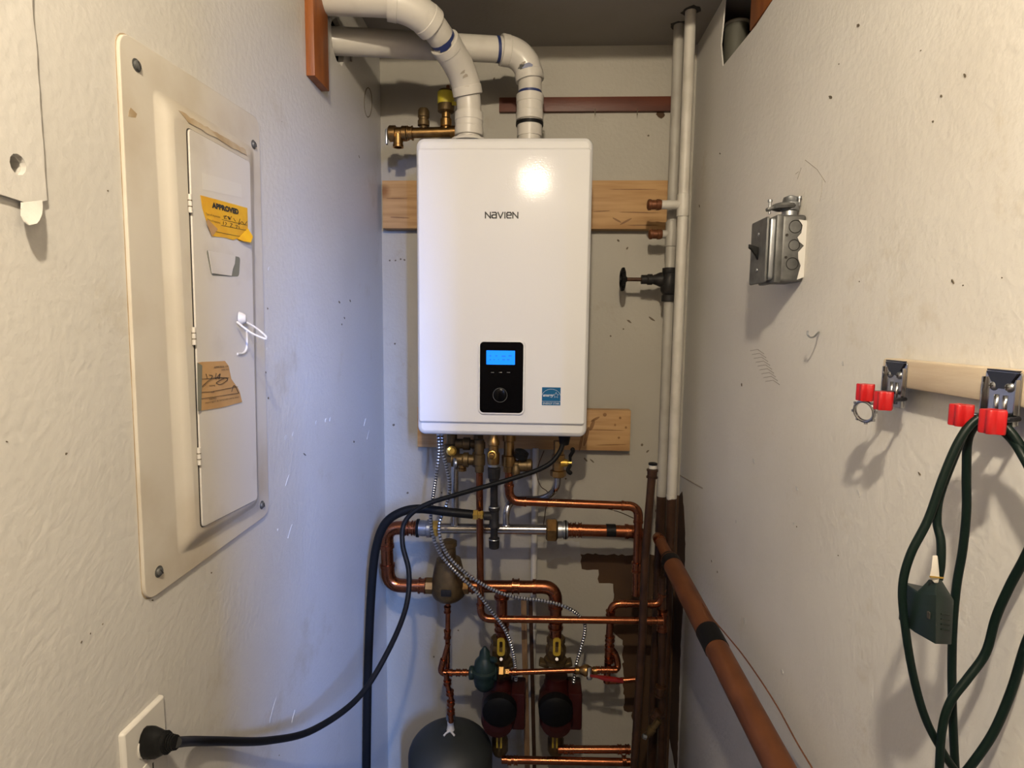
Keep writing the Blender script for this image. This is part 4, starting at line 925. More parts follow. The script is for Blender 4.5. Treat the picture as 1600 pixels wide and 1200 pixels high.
armour('armoured_cable', 'silver armoured cable looping right from the boiler to the right circulator pump',
       [(691, 678, 1.535), (691, 703, 1.53), (698, 730, 1.54), (703, 760, 1.545), (697, 790, 1.54), (687, 815, 1.52), (688, 840, 1.51), (700, 868, 1.505), (725, 893, 1.505), (760, 916, 1.512), (800, 932, 1.515), (850, 939, 1.515), (888, 950, 1.515), (910, 968, 1.54), (914, 985, 1.55), (908, 1012, 1.555), (900, 1040, 1.56), (896, 1068, 1.565)], .0054, 'armoured cables under the boiler')

# copper stub from the header to the right, with tape
t = thing('supply_pipe', P(940, 829, YP), 'thick copper pipe with a black tape band right of the steel header', 'pipe')
run(t, [HX(886), HX(1003, 828), P(1004, 870, YP + .03)], .0170, .030, seg=18)
for x in (890, 897, 906): collar(t, HX(x), X, .0190, .010)
build('tape_band', MB().lathe(HX(947), X, [(0, .0172), (.0004, .0180), (.026, .0180), (.0264, .0172)], 20), 'black', t, label='black tape band')
# thin wires
for pts, lab in (([(850, 704, 1.60), (842, 725, 1.60), (839, 742, 1.60), (845, 760, 1.60), (856, 771, 1.60), (852, 800, 1.61), (848, 830, 1.62)], 'thin dark wire hanging below the boiler near the right valve'),
                 ([(950, 795, 1.62), (970, 801, 1.62), (993, 811, 1.62)], 'thin wire under the bright copper pipe near its right elbow')):
    build('thin_wire', MB().tube(spline([P(*p) for p in pts], 6), .0013, 6), 'copper_brown', label=lab, cat='wire')

# thin white pipe and the wooden sticks on the back wall
a_ = P(834, 900, 1.745)
t = thing('drain_pipe', (a_.x, a_.y, 0), 'narrow white plastic pipe upright on the back wall behind the pumps', 'pipe')
build('pipe', MB().tube([(a_.x, a_.y, 0.01), (a_.x, a_.y, P(834, 700, 1.745).z)], .0100, 14), 'white_pipe', t)
for y in (985, 1090): collar(t, Vector((a_.x, a_.y, P(834, y, 1.745).z)), Z, .0115, .012, 'white_pipe', 'clip', bead=False)
def stick(px, ptop, y, w, m, label):
    p_ = P(px, ptop, y); q_ = P(px + 6, 1200, y); d = q_ - p_; q_ = p_ + d * ((p_.z - 0.0) / (p_.z - q_.z)) * .999
    c_ = (p_ + q_) / 2; ax = (p_ - q_).normalized(); u = ax.cross(Y).normalized()
    build('wood_stick', MB().box(c_, w, .012, (p_ - q_).length, ux=u, uy=u.cross(ax) * -1, uz=ax), m, bevel=.001, label=label, cat='stick', group='wood sticks by the pumps')
stick(818, 935, 1.66, .0165, 'stick', 'pale rough wood stick standing between the two pumps')
stick(829, 938, 1.70, .0120, 'copper_brown', 'dark narrow stick just right of the pale wood stick')

# tall capped pipe standing in front of the corner
t = thing('capped_standpipe', P(1003, 1000, 1.50), 'tall leaning brown copper pipe with a white and black capped top', 'pipe')
p0_, p1_ = P(1019, 738, 1.50), P(990, 1215, 1.50); d_ = (p1_ - p0_).normalized()
pe = p0_ + d_ * ((p0_.z - .01) / -d_.z)
build('pipe', MB().tube([p0_, P(1009, 860, 1.50), P(1003, 1000, 1.50), P(998, 1080, 1.5), P(990, 1215, 1.5), pe], .0108, 14), 'copper_brown', t)
collar(t, P(1019, 740, 1.50), d_, .0130, .024, 'copper_brown')
build('white_tip', MB().lathe(P(1020, 732, 1.50), Z, [(0, .0100), (.010, .0100)], 14), 'tape_white', t)
build('black_tip', MB().lathe(P(1020, 726.5, 1.50), Z, [(0, .0108), (.0005, .0115), (.005, .0115), (.006, .009)], 14), 'black', t)

# big copper pipe along the right wall
t = thing('copper_main', P(1120, 1010, 1.1), 'large dull copper pipe slanting along the right wall with black tape', 'pipe')
a_, b_ = P(1031, 845, 1.55), P(1218, 1200, 0.85); d_ = (b_ - a_).normalized(); e_ = a_ + d_ * 1.25
build('pipe', MB().tube([a_ + d_ * .10, e_], .0240, 28), 'copper_dull', t)
build('neck', MB().tube([a_ - d_ * .02, a_ + d_ * .09], .0150, 22), 'copper_dull', t)
build('elbow_cap', MB().lathe(a_ - d_ * .012, d_, [(-.012, .006), (-.006, .014), (.0, .0165), (.02, .0165), (.022, .015)], 20), 'copper', t)
build('reducer', MB().lathe(a_ + d_ * .085, d_, [(0, .015), (.003, .020), (.02, .0246), (.045, .0246)], 24), 'black', t, label='black tape over the joint')
i_ = a_.lerp(b_, 0.0); best = min([k / 200 for k in range(200)], key=lambda s: abs(proj(a_.lerp(b_, s))[1] - 1000))
build('tape_band', MB().lathe(a_.lerp(b_, best) - d_ * .028, d_, [(0, .0242), (.0004, .0252), (.056, .0252), (.0564, .0242)], 28), 'black', t, label='black tape band')
wp = [(1050, 862, 1.50), (1075, 905, 1.35), (1105, 955, 1.20), (1135, 992, 1.10), (1158, 1020, 1.05), (1185, 1058, .98), (1215, 1105, .93), (1245, 1160, .88), (1275, 1210, .84)]
build('thin_wire', MB().tube(spline([P(x, y, min(d, .44 * F / max(x - 842 + 6, 1))) for x, y, d in wp], 6), .0013, 6), 'copper_dull', label='thin reddish wire running beside the large copper pipe', cat='wire')
# ------------------------------------------------------------------ electrical panel on the left wall
pn = thing('electrical_panel', Lw(320, 870), 'stained cream metal electrical panel cover with a narrow door on the left wall', 'electrical panel')
q = [Lw(222, 943), Lw(417, 802), Lw(401, 186), Lw(179, 44)]          # ccw seen from the room: near-bottom, far-bottom, far-top, near-top
build('cover', MB().prism(rquad(q, 0.022, 5), X, 0.0045, 0.0012), 'panel', pn, angle=25)
O1 = 0.0045; O2 = 0.0155
qc = sum(q, Vector()) / 4
build('gap_shadow_line', MB().prism(rquad([qc + (p - qc) * 1.0045 for p in q], 0.022, 5), X, 0.0006), 'rust_and_gap', pn)  # brown rim painted for the shadow gap round the cover
base = [Lw(278, 872, O1), Lw(404, 789, O1), Lw(397, 232, O1), Lw(237, 134, O1)]
plat = [Lw(308, 833, O2), Lw(399, 782, O2), Lw(389, 247, O2), Lw(272, 181, O2)]
lb, lp = rquad(base, .016, 4), rquad(plat, .014, 4)
mid = [a_.lerp(b_, .5) + X * .0012 for a_, b_ in zip(lb, lp)]
mid1 = [a_.lerp(b_, .12) - X * .0012 for a_, b_ in zip(lb, lp)]; mid2 = [a_.lerp(b_, .88) + X * .0012 for a_, b_ in zip(lb, lp)]
build('raised_pan', MB().loops([lb, mid1, mid, mid2, lp], False, True), 'panel', pn, angle=50)
dq = [Lw(314, 824, O2), Lw(400, 780, O2), Lw(388, 253, O2), Lw(292, 200, O2)]
cen = sum(dq, Vector()) / 4
gq = [cen + (p - cen) * 1.004 for p in dq]
gq = [p + Y * (-.0018 if i in (0, 3) else 0) for i, p in enumerate(gq)]
build('door_gap', MB().prism(rquad(gq, .008, 4), X, 0.0006), 'dark', pn)
dr = build('door', MB().prism(rquad(dq, .007, 4), X, 0.0028, 0.0008), 'door', pn, angle=25)
OD = O2 + 0.0028
for (x, y) in ((297, 318), (303, 525), (311, 713)):
    p_ = Lw(x, y, OD); h = build('hinge', MB().tube([p_ - Z * .012, p_ + Z * .012], .0026, 10), 'door', pn)
    for dz in (-.004, .004): build('knuckle_gap', MB().tube([p_ + Z * (dz - .0007), p_ + Z * (dz + .0007)], .0028, 10), 'mark', pn)
for (x, y, o_) in ((213, 102, O1), (396, 226, O1), (409, 789, O1), (248, 893, O1)):
    p_ = Lw(x, y, o_); s_ = build('screw', MB().lathe(p_, X, [(0, .0075), (.0006, .0075), (.0006, .0055), (.003, .005), (.0042, .003), (.0044, 0)], 16), 'galv_grey', pn)
    build('screw_slot', MB().box(p_ + X * .0043, .0006, .0012, .008, uy=Vector((0, .8, .6)), uz=Vector((0, -.6, .8))), 'dark', s_)
# latch opening of the door: plate on a grey sheet that paints its shadow
lq = [(322, 391), (373, 402), (375, 431), (328, 430)]
lo_ = [Lw(330, 430.5, OD), Lw(373, 432, OD), Lw(375, 402, OD), Lw(322, 390, OD)]
build('latch_shade', MB().prism(rquad(lo_, .006, 4), X, 0.0005), 'fold_and_shade', dr)
li_ = [Lw(331, 427, OD + .0005), Lw(361, 431, OD + .0005), Lw(363, 420, OD + .0005), Lw(366, 412, OD + .0005), Lw(367, 400, OD + .0005), Lw(325, 391, OD + .0005)]
build('latch_plate', MB().prism(li_, X, 0.0010), 'door', dr, angle=20)
# old sticker ghost
build('label_ghost', MB().prism([Lw(317, 296, OD), Lw(378, 309, OD), Lw(377, 288, OD), Lw(316, 270, OD)], X, .0002), 'ghost', dr)
# stains along the top slope
def stain(pts, o_, m='rust_and_gap', par=pn, amp=.0016):
    build('stain', MB().prism(jag([Lw(x, y, o_) for x, y in pts], amp, .006, 'L'), X, .0002), m, par, angle=20)
stain([(200, 182), (212, 184), (214, 178), (204, 168)], O1); stain([(255, 176), (260, 180), (262, 173), (257, 170)], O1 + .004, 'mark_soft')
st = [base[3].lerp(plat[3], .55), base[2].lerp(plat[2], .55), base[2].lerp(plat[2], .95), base[3].lerp(plat[3], .95)]
st = [st[0].lerp(st[1], .12) + X * .0016, st[0].lerp(st[1], .9) + X * .0016, st[3].lerp(st[2], .95) + X * .0012, st[3].lerp(st[2], .16) + X * .0012]
build('stain', MB().prism(jag(st, .0012, .008, 'L')[::-1], X, .0003), 'rust_and_gap', pn, angle=20)

# yellow approval sticker
def sheet(name, pts, off, m, label, cat, lift=None):
    ps = [Lw(x, y, off + (lift[i] if lift else 0)) for i, (x, y) in enumerate(pts)]
    return build(name, MB().prism(ps, X, .0005), m, angle=20, label=label, cat=cat)
ypts = [(331, 369), (350, 371), (364, 375), (370, 373), (374, 377), (380, 375), (389, 378), (394, 370), (387, 358), (386, 325), (350, 315), (313, 305), (316, 325), (322, 345)]
ylift = [.0004, .0003, .0003, .0004, .0004, .0005, .0006, .0006, .0004, 0.0003, 0.0003, .0006, .0005, .0005]
yl = sheet('approval_sticker', ypts, OD, 'yellow_label', 'torn yellow sticker reading APPROVED on the panel door', 'sticker', ylift)
OS = OD + .0013
build('curled_corner', MB().prism([Lw(371, 373, OD + .001), Lw(380, 377, OD + .004), Lw(391, 379, OD + .006), Lw(395, 370, OD + .006), Lw(387, 357, OD + .001)], X, .0005), 'yellow_label', yl, angle=20)
build('folded_edge', MB().prism([Lw(331, 370, OD + .001), Lw(340, 358, OD + .001), Lw(325, 343, OD + .003), Lw(322, 346, OD + .003)], X, .0004), 'tan', yl, angle=20)
def ltext(par, s, x0, y0, x1, y1, h_px, m='ink', bold=0.0, off=OS):
    a_, b_ = Lw(x0, y0, off), Lw(x1, y1, off); hh_ = h_px / 900 * a_.y
    return text('print', s, a_, FL, .01, par, m, width=(b_ - a_).length, height=hh_, bold=bold, dirv=b_ - a_)
ltext(yl, 'APPROVED', 331, 325, 373, 335.5, 9.2, 'ink', .0006)
ltext(yl, 'Type of Inspection', 321, 336, 344, 341.5, 3.8); ltext(yl, 'Date of Inspection', 324, 345, 344, 350.5, 3.8)
for pts in ([(347, 343), (386, 352)], [(346, 352), (386, 360)], [(338, 362), (388, 372)]):
    build('rule', MB().tube([Lw(x, y, OS) for x, y in pts], .0003, 5), 'ink', yl)
for pts in ([(349, 338), (354, 337), (350, 341), (355, 342)], [(355, 338), (360, 343), (357, 338), (358, 343), (362, 338)], [(365, 341), (368, 346)], [(375, 342), (373, 351), (378, 346), (382, 351), (386, 346)],
            [(349, 346), (349, 351)], [(352, 347), (354, 349), (352, 352)], [(360, 349), (363, 350), (360, 354), (363, 355)], [(368, 352), (371, 352), (369, 357)], [(373, 353), (374, 357)]):
    build('handwriting', MB().tube(spline([Lw(x, y, OS + .0001) for x, y in pts], 4), .00035, 5), 'ink', yl)
# tan torn tag
tpts = [(311, 642), (345, 637), (378, 628), (374, 612), (371, 606), (361, 592), (357, 572), (351, 564), (315, 565.5), (308, 567)]
tg = sheet('inspection_tag', tpts, OD, 'tan', 'torn tan paper inspection tag lower on the panel door', 'tag', [.0005, .0005, .001, .0008, .0008, .0005, .0005, .0008, .0003, .0008])
OS2 = OD + .0008
build('folded_edge', MB().prism([Lw(309, 643, OS2 + .001), Lw(314, 641, OS2 + .001), Lw(315.5, 571, OS2 + .001), Lw(308, 566.5, OS2 + .001)], X, .0005), 'fold_and_shade', tg)
ltext(tg, 'APPROVAL OF', 334, 575.5, 356, 574, 3.2, off=OS2 + .001); ltext(tg, 'INSPECTION', 346, 579.5, 357, 578.5, 2.6, off=OS2 + .001)
for pts in ([(315, 592), (358, 590)], [(314, 613), (330, 612), (372, 604)], [(315, 623), (374, 614)]):
    build('rule', MB().tube([Lw(x, y, OS2 + .001) for x, y in pts], .0003, 5), 'ink', tg)
for (x0, y0, x1, y1, s, h) in ((327, 604, 336, 603.5, 'NAME', 2.6), (330, 614, 335, 613.5, 'OF', 2.4), (327, 625, 338, 623.5, 'DATED', 2.6), (321, 631, 374, 621, 'MUST NOT BE REMOVED UNTIL FINAL', 2.4)):
    ltext(tg, s, x0, y0, x1, y1, h, off=OS2 + .001)
for pts in ([(322, 584), (324, 591)], [(327, 586), (332, 587), (329, 593)], [(338, 583), (337, 592), (344, 584), (342, 593)], [(316, 604), (330, 592), (345, 590), (356, 592), (346, 600), (338, 598), (352, 590)], [(362, 612), (366, 602), (373, 614)]):
    build('handwriting', MB().tube(spline([Lw(x, y, OS2 + .0013) for x, y in pts], 5), .0004, 5), 'ink', tg)
# nylon cable tie loop hanging from the door latch hole
t = thing('cable_tie', Lw(374, 498, OD), 'white nylon cable tie looped through a hole of the panel door', 'cable tie')
build('stub', MB().lathe(Lw(374, 498, OD), X + Y * .3, [(0, .011), (.004, .010), (.010, .006), (.011, 0)], 14), 'tie', t)
c0_ = Lw(367, 502, OD + .006)
tip = Lw(415, 529, OD + .048); s1, s2 = Lw(370, 503, OD + .006), Lw(384, 503, OD + .006)
build('loop', MB().tube(spline([s1, s1.lerp(tip, .5) + Z * -.004, tip + Y * -.004, tip, tip + Z * .004, s2.lerp(tip, .5) + Z * .004, s2], 6), .0017, 8), 'tie', t)
build('strap', MB().tube(spline([Lw(385, 512, OD + .001), Lw(386, 530, OD + .001), Lw(385, 545, OD + .001), Lw(380, 552, OD + .001), Lw(371, 553, OD + .001)], 5), .0019, 8), 'tie', t)

# ------------------------------------------------------------------ outlet
py0, py1 = Lw(185, 1152).y, Lw(251, 1086).y; ztop_ = (Lw(185, 1149).z + Lw(250, 1083).z) / 2
oc = Vector((XL, (py0 + py1) / 2, ztop_ - .059)); ow = py1 - py0
t = thing('wall_outlet', oc - Z * .059, 'ivory duplex wall outlet and plate at the bottom of the left wall', 'outlet')
build('plate', MB().prism(rrect(oc, ow, .118, .004, FL, 4), X, .006, .0035), 'ivory', t, angle=50)
for s in (1, -1):
    c_ = oc + Z * s * .0195 + X * .006
    f_ = build('receptacle', MB().prism(rrect(c_, .033, .028, .010, FL, 5), X, .0015, .0006), 'ivory', t)
    for dy, h in ((-.0063, .007), (.0063, .009)): build('slot', MB().box(c_ + X * .0016 + Y * dy + Z * .003, .0006, .0018, h), 'dark', f_)
    build('ground_hole', disc(c_ + X * .0015 - Z * .007, X, .0025, .0005), 'dark', f_)
build('screw', MB().lathe(oc + X * .006, X, [(0, .003), (.001, .0026), (.0012, 0)], 10), 'zinc', t)

# ------------------------------------------------------------------ switch box on the right wall
y0 = Rw(1260, 390).y; xp = (proj((0, 0, 0))[0])
def RX(px, py, y): return P(px, py, y)
plate_x = P(1199, 390, y0).x; prot = XR - plate_x
y1_ = y0
lo2, hi2 = y0, y0 + .2
for _ in range(40):
    m_ = (lo2 + hi2) / 2
    if proj((plate_x, m_, CZ + .1))[0] > 1173: lo2 = m_
    else: hi2 = m_
yfar = lo2; sw_w = yfar - y0
zt = P(1240, 334, y0).z; zbm = P(1240, 440, y0).z
sb = thing('switch_box', (XR, (y0 + yfar) / 2, zbm), 'galvanised surface switch box with a black toggle on the right wall', 'switch')
bxd = prot * .62                                           # deep back box
cyb = (y0 + yfar) / 2 + .003; wb = sw_w - .004
build('back_box', MB().box((XR - bxd / 2, cyb, (zt + zbm) / 2), bxd, wb, zt - zbm), 'galv_grey', sb, bevel=.005, seg=3)
build('cover_ring', MB().box((XR - bxd - .004, cyb, (zt + zbm) / 2 - .001), .012, wb + .004, zt - zbm + .002), 'galv_grey', sb, bevel=.003)
build('raised_cover', MB().box((XR - bxd - prot * .18, cyb, (zt + zbm) / 2), prot * .22, wb - .008, zt - zbm - .008), 'zinc', sb, bevel=.004, seg=3)
zpt, zpb = P(1199, 337, y0).z, P(1196, 441, y0).z
fpl = build('face_plate', MB().prism(rrect(Vector((plate_x + .002, cyb, (zpt + zpb) / 2)), sw_w, zpt - zpb, .004, FR, 4), -X, .0035, .0015), 'galv_grey', sb)
zt_c = P(1184, 393, cyb).z
tgm = MB().loops([[Vector((plate_x - .0015 - dx, cyb + sy * w_, zt_c + dz + sz * h_)) for sy, sz in ((-1, -1), (1, -1), (1, 1), (-1, 1))] for dx, dz, w_, h_ in ((0, -.004, .004, .011), (.003, 0, .004, .008), (.012, .007, .003, .004), (.016, .009, .0025, .0035))])
build('toggle', tgm, 'black', sb, bevel=.0008, label='black toggle lever')
for z_ in (P(1184, 366, cyb).z, P(1181, 422, cyb).z):
    build('screw', MB().lathe((plate_x - .0015, cyb, z_), -X, [(0, .0035), (.001, .003), (.0014, 0)], 12), 'zinc', sb)
# worn paint and knock-outs on the side that faces the room
ysd = cyb - wb / 2 - .0004
def side(pts, m, name, t_=.0006):
    build(name, MB().prism([P(x, y, ysd) for x, y in pts], -Y, t_), m, sb, angle=20)
side([(1245, 437), (1259, 432), (1262, 345), (1248, 343), (1254, 352), (1252, 364), (1246, 371), (1249, 378), (1256, 384), (1247, 394), (1247, 404), (1251, 415), (1248, 425)][::-1][::-1], 'chip', 'paint_patch')
for (x, y, r) in ((1243, 354, .0105), (1238, 412, .010), (1241, 383, .009)):
    c_ = P(x, y, ysd); build('knockout', MB().torus(c_, -Y, r, .0006, 20, 6), 'black_iron', sb)
for (x, y) in ((1229.5, 367), (1228, 402)): build('hole', disc(P(x, y, ysd), -Y, .0022, .0009), 'dark', sb)
# clamp connector on top
ct = Vector((XR - bxd * .42, cyb - .004, zt))
cn = build('connector', MB().lathe(ct, Z, [(0, .013), (.010, .0125), (.012, .015), (.024, .0155), (.026, .013), (.034, .011), (.037, .004)], 18), 'zinc', sb)
build('clamp_strap', MB().torus(ct + Z * .018 - X * .010, Z, .015, .0055, 20, 8), 'galv_grey', sb)
e_ = ct + Z * .016 - X * .030; build('clamp_ear', MB().box(e_, .020, .012, .006, ux=Vector((.95, 0, .3)), uz=Vector((-.3, 0, .95))), 'galv_grey', sb, bevel=.002)
build('clamp_screw', MB().lathe(e_ - X * .004 - Z * .010, Z, [(0, .002), (.020, .002), (.020, .0038), (.024, .0038), (.025, .002)], 10), 'zinc', sb)
build('clamp_screw', MB().lathe(ct + X * .012 - Y * .008 + Z * .018, Z, [(0, .002), (.012, .002), (.012, .0036), (.016, .0036)], 10), 'zinc', sb)

# white hook
hk = [Rw(1279, 519, .0), Rw(1277, 521, .010), Rw(1272, 526, .018), Rw(1266, 527, .024), Rw(1262, 523, .026), Rw(1262, 517, .026)]
t = build('wall_hook', MB().tube(spline(hk, 6), .0014, 8), 'zinc', label='small bent wire hook on the right wall below the switch box', cat='hook')

# ------------------------------------------------------------------ rail with spring grips
OR = .019
ra, rb = Rw(1379, 562, OR), Rw(1600, 576, OR); rc, rd = Rw(1379, 603, OR), Rw(1539, 625, OR)
zt_r = (ra.z + rb.z) / 2; zb_r = (rc.z + rd.z) / 2
yend = ra.y; ystart = .30
build('hook_rail', MB().box((XR - OR / 2, (yend + ystart) / 2, (zt_r + zb_r) / 2), OR, yend - ystart, zt_r - zb_r), 'palewood', bevel=.003, label='pale unfinished wood rail with spring grips on the right wall', cat='rail')
OC = OR + .0015
def grip(xa, xb, pys, rollers, ring, label):
    """spring tool grip: steel back plate, two screws, two red lobed rollers on chrome arms"""
    ya, yb = Rw(xb, pys[0], OC).y, Rw(xa, pys[0], OC).y
    zt_, zb_ = Rw((xa + xb) / 2, pys[0], OC).z, Rw((xa + xb) / 2, pys[1], OC).z; cyy = (ya + yb) / 2; w_ = yb - ya
    t = thing('tool_grip', (XR - OC, cyy, zb_), label, 'tool grip', 'spring grips on the rail')
    build('back_plate', MB().prism(rrect(Vector((XR - OR - .0002, cyy, (zt_ + zb_) / 2)), w_, zt_ - zb_, .003, FR, 3), -X, .0016, .0005), 'chrome', t)
    for s in (-1, 1):
        build('side_flange', MB().box((XR - OR - .003, cyy + s * (w_ / 2 - .0012), (zt_ + zb_) / 2 - .003), .005, .0016, (zt_ - zb_) * .86), 'chrome', t, bevel=.0005)
        sc = Vector((XR - OC, cyy + s * w_ * .22, zt_ - (zt_ - zb_) * .29))
        b_ = build('screw', MB().lathe(sc, -X, [(0, .0048), (.001, .0046), (.0028, .0030), (.0034, 0)], 14), 'zinc', t)
        build('screw_cross', MB().box(sc - X * .0034, .0006, .0052, .0010).box(sc - X * .0034, .0006, .0010, .0052), 'dark', b_)
        build('rib', MB().tube([(XR - OC, cyy + s * w_ * .12, zt_ - (zt_ - zb_) * .45), (XR - OC, cyy + s * w_ * .12, zb_ + .004)], .0022, 8), 'chrome', t)
    xf = XR - OC - .0004
    build('top_lip', MB().prism([Vector((xf, cyy + w_ * .16, zt_ - .016)), Vector((xf, cyy - w_ * .16, zt_ - .016)), Vector((xf, cyy - w_ * .44, zt_ - .001)), Vector((xf, cyy + w_ * .44, zt_ - .001))], -X, .0016), 'dark_steel', t, angle=20)
    build('top_hook', MB().box((XR - OR * .5 - .002, cyy, zt_ + .0006), OR + .004, w_ * .8, .0014), 'dark_steel', t)
    rx = XR - .055
    for (px, pyt, pyb) in rollers:
        lo3, hi3 = .2, 1.2
        for _ in range(40):
            m_ = (lo3 + hi3) / 2
            if proj((rx, m_, zb_))[0] > px: lo3 = m_
            else: hi3 = m_
        yy = lo3; z1 = P(px, pyt, yy).z; z0 = P(px, pyb, yy).z
        prof = []
        n = 60
        for k in range(n):
            a = 2 * math.pi * k / n; r_ = .0088 + .0014 * math.cos(5 * a); prof.append((r_ * math.cos(a), r_ * math.sin(a)))
        hole = .0028
        Ls = [[Vector((rx + x_ * f_, yy + y_ * f_, z_)) for x_, y_ in prof] for z_, f_ in ((z0, .95), (z0 + .001, 1), (z1 - .001, 1), (z1, .95))]
        Ls.append([Vector((rx + math.cos(2 * math.pi * k / n) * hole, yy + math.sin(2 * math.pi * k / n) * hole, z1)) for k in range(n)])
        Ls.append([Vector((rx + math.cos(2 * math.pi * k / n) * hole, yy + math.sin(2 * math.pi * k / n) * hole, z1 - .004)) for k in range(n)])
        build('roller', MB().loops(Ls), 'red', t, angle=50, label='red lobed plastic roller')
        zm_ = (z0 + z1) / 2
        build('arm', MB().tube([Vector((XR - OC, cyy + (yy - cyy) * .55, zm_)), Vector((rx + .004, yy, zm_))], .0024, 8), 'dark_steel', t)
    if ring:
        px, py, rr_ = ring; c_ = P(px, py, cyy); c_.x = rx + .004
        build('spring_ring', MB().torus(Vector((rx + .002, cyy + .001, P(px, py, cyy).z)), Vector((1, .45, .2)), .0125, .0021, 28, 8), 'chrome', t)
        for k in range(8):
            a = k * math.pi / 4; u_ = Vector((1, .45, .2)).normalized().orthogonal().normalized(); w2 = Vector((1, .45, .2)).normalized().cross(u_)
            build('ring_lug', MB().box(Vector((rx + .002, cyy + .001, P(px, py, cyy).z)) + (u_ * math.cos(a) + w2 * math.sin(a)) * .0145, .003, .003, .003), 'chrome', t)
    return t, cyy, rx
grip(1384, 1418, (565, 637), [(1351, 600, 626), (1380, 612, 640)], (1362, 643, 17), 'empty steel spring grip with red rollers at the far end of the rail')
_, gy, gx = grip(1541, 1598, (580, 664), [(1502, 632, 665), (1551, 640, 677)], None, 'steel spring grip with red rollers holding the green extension cord')

# ------------------------------------------------------------------ extension cord hung on the second grip
t = thing('extension_cord', P(1520, 1190, .52), 'dark green extension cord hung in long loops from the red grip', 'cord')
CR = .0037
def strand(pts, r=CR, nm='cord_loop'):
    build(nm, MB().tube(spline([P(x, y, d) for x, y, d in pts], 8), r, 10), 'green_cord', t)
D0 = .535
strand([(1560, 652, D0 + .01), (1540, 650, D0), (1520, 660, D0), (1498, 690, D0), (1474, 745, D0), (1450, 812, D0), (1422, 868, D0), (1410, 920, D0), (1415, 985, D0), (1428, 1060, D0), (1447, 1125, D0), (1475, 1178, D0), (1500, 1215, D0)])
strand([(1552, 658, D0 + .01), (1530, 656, D0 + .008), (1510, 670, D0 + .008), (1490, 715, D0 + .008), (1468, 775, D0 + .008), (1464, 815, D0 + .006), (1470, 845, D0), (1470, 880, D0 - .004), (1466, 905, D0 - .004)])
strand([(1556, 656, D0 + .02), (1530, 660, D0 + .016), (1513, 685, D0 + .016), (1510, 740, D0 + .016), (1510, 800, D0 + .016), (1504, 860, D0 + .016), (1494, 920, D0 + .016), (1488, 1000, D0 + .014), (1488, 1100, D0 + .014), (1493, 1215, D0 + .014)])
strand([(1540, 656, D0), (1562, 660, D0 - .012), (1582, 678, D0 - .022), (1602, 712, D0 - .03), (1618, 770, D0 - .035), (1618, 830, D0 - .035), (1602, 870, D0 - .03), (1578, 915, D0 - .02), (1556, 965, D0 - .012), (1540, 1020, D0 - .008), (1512, 1060, D0 - .008), (1486, 1095, D0 - .008), (1472, 1140, D0 - .008), (1467, 1215, D0 - .008)])
strand([(1545, 662, D0 + .004), (1570, 676, D0 - .01), (1594, 705, D0 - .03), (1625, 770, D0 - .05), (1640, 860, D0 - .06), (1625, 950, D0 - .05), (1602, 1010, D0 - .035), (1580, 1080, D0 - .025), (1552, 1145, D0 - .02), (1518, 1195, D0 - .015), (1500, 1215, D0 - .01)])
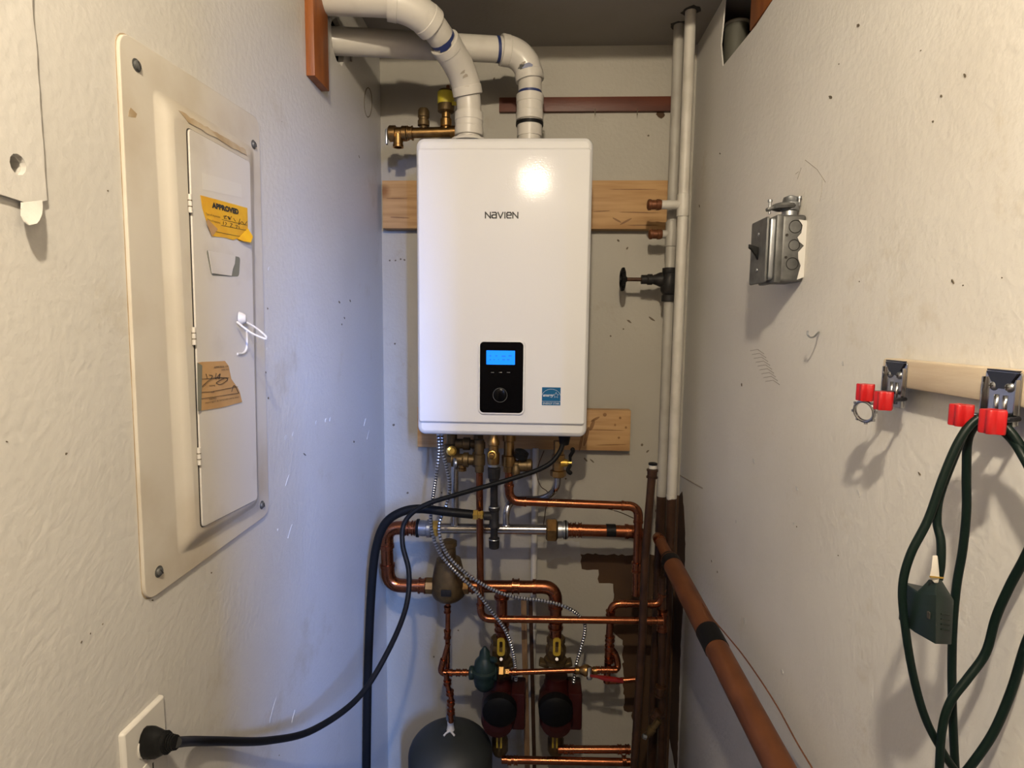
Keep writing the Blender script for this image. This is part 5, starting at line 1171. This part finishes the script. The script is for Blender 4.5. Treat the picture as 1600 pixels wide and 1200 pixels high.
# three-way socket block: chamfered top, two outlet faces
bo = P(1466, 950, D0 - .012)
prof = [(1428, 925), (1431, 990), (1470, 1008), (1487, 1003), (1491, 940), (1472, 908), (1449, 908)]
yk = D0 - .014
front = [P(x, y, yk) for x, y in prof]
ridge = P(1463, 960, yk - .012)
bl_ = MB()
fw = [(1430, 928), (1429, 985), (1463, 1006), (1486, 1004), (1491, 940), (1474, 909), (1450, 906)]
A_ = [P(1434, 926, yk + .006), P(1428, 988, yk + .006), P(1462, 1007, yk - .014), P(1487, 1008, yk + .004), P(1491, 938, yk + .004), P(1463, 930, yk - .014)]
T_ = [P(1450, 905, yk + .004), P(1472, 906, yk + .004), P(1462, 908, yk - .004)]
back = [p + Y * .024 for p in (A_[0], A_[1], A_[3], A_[4])]
bl_.add(A_ + T_ + back, [(0, 1, 2, 5), (5, 2, 3, 4), (0, 5, 8, 6), (5, 4, 7, 8), (6, 8, 7), (9, 10, 1, 0), (11, 12, 4, 3), (10, 11, 3, 2, 1), (12, 9, 10, 11)[::-1], (9, 0, 6, 7, 4, 12)])
sk = build('socket_block', bl_, 'green_block', t, bevel=.0012, angle=30, label='dark green three-way socket block')
for (x, y) in ((1451, 961), (1456, 962)): build('slot', MB().box(P(x, y, yk - .0075), .0012, .003, .006), 'dark', sk)
for k in range(4): build('grip_rib', MB().tube([P(1470, 959 + k * 8, yk - .009), P(1483, 961 + k * 8, yk - .001)], .0008, 6), 'green_cord', sk)
tp = MB().loops([[P(x0, y0_, yk - .006), P(x1, y0_, yk - .006), P(x1, y0_, yk + .004), P(x0, y0_, yk + .004)] for x0, x1, y0_ in ((1457, 1465, 868), (1455, 1467, 888), (1452, 1468, 902), (1460, 1466, 911))])
build('tape_wrap', tp, 'tape_white', t, bevel=.0008, label='white tape wrapped on the cord')
build('wire_twist', MB().tube([P(1453, 901, yk - .008), P(1474, 903, yk - .006)], .0008, 6), 'gold', t)

# ------------------------------------------------------------------ things inside the broken opening of the right wall
a_ = Rw(1168, 44, -.02); b_ = Rw(1210, 0, -.02)
st_y = (Rw(1186, 20).y)
zst0 = Rw(1172, 47).z
ysa, ysb = Rw(1214, 0).y, Rw(1168, 45).y
build('wall_stud', MB().box((XR + .0045 + .018, (ysa + ysb) / 2, Rw(1170, 46).z + .25), .036, ysb - ysa, .50), 'orangewood', bevel=.001, label='orange wood stud showing in the broken wall opening', cat='stud')
pc = Rw(1150, 62, -.055)
tv = thing('hidden_pipe', pc, 'grey pipe section visible inside the broken opening of the right wall', 'pipe')
build('pipe', MB().tube([pc + Vector((0, -.0, -.12)), pc + Vector((0, 0, .035))], .030, 22), 'hidden', tv)
build('socket_rim', MB().torus(pc + Z * .035, Z, .030, .004, 28, 8), 'grey_pipe', tv)
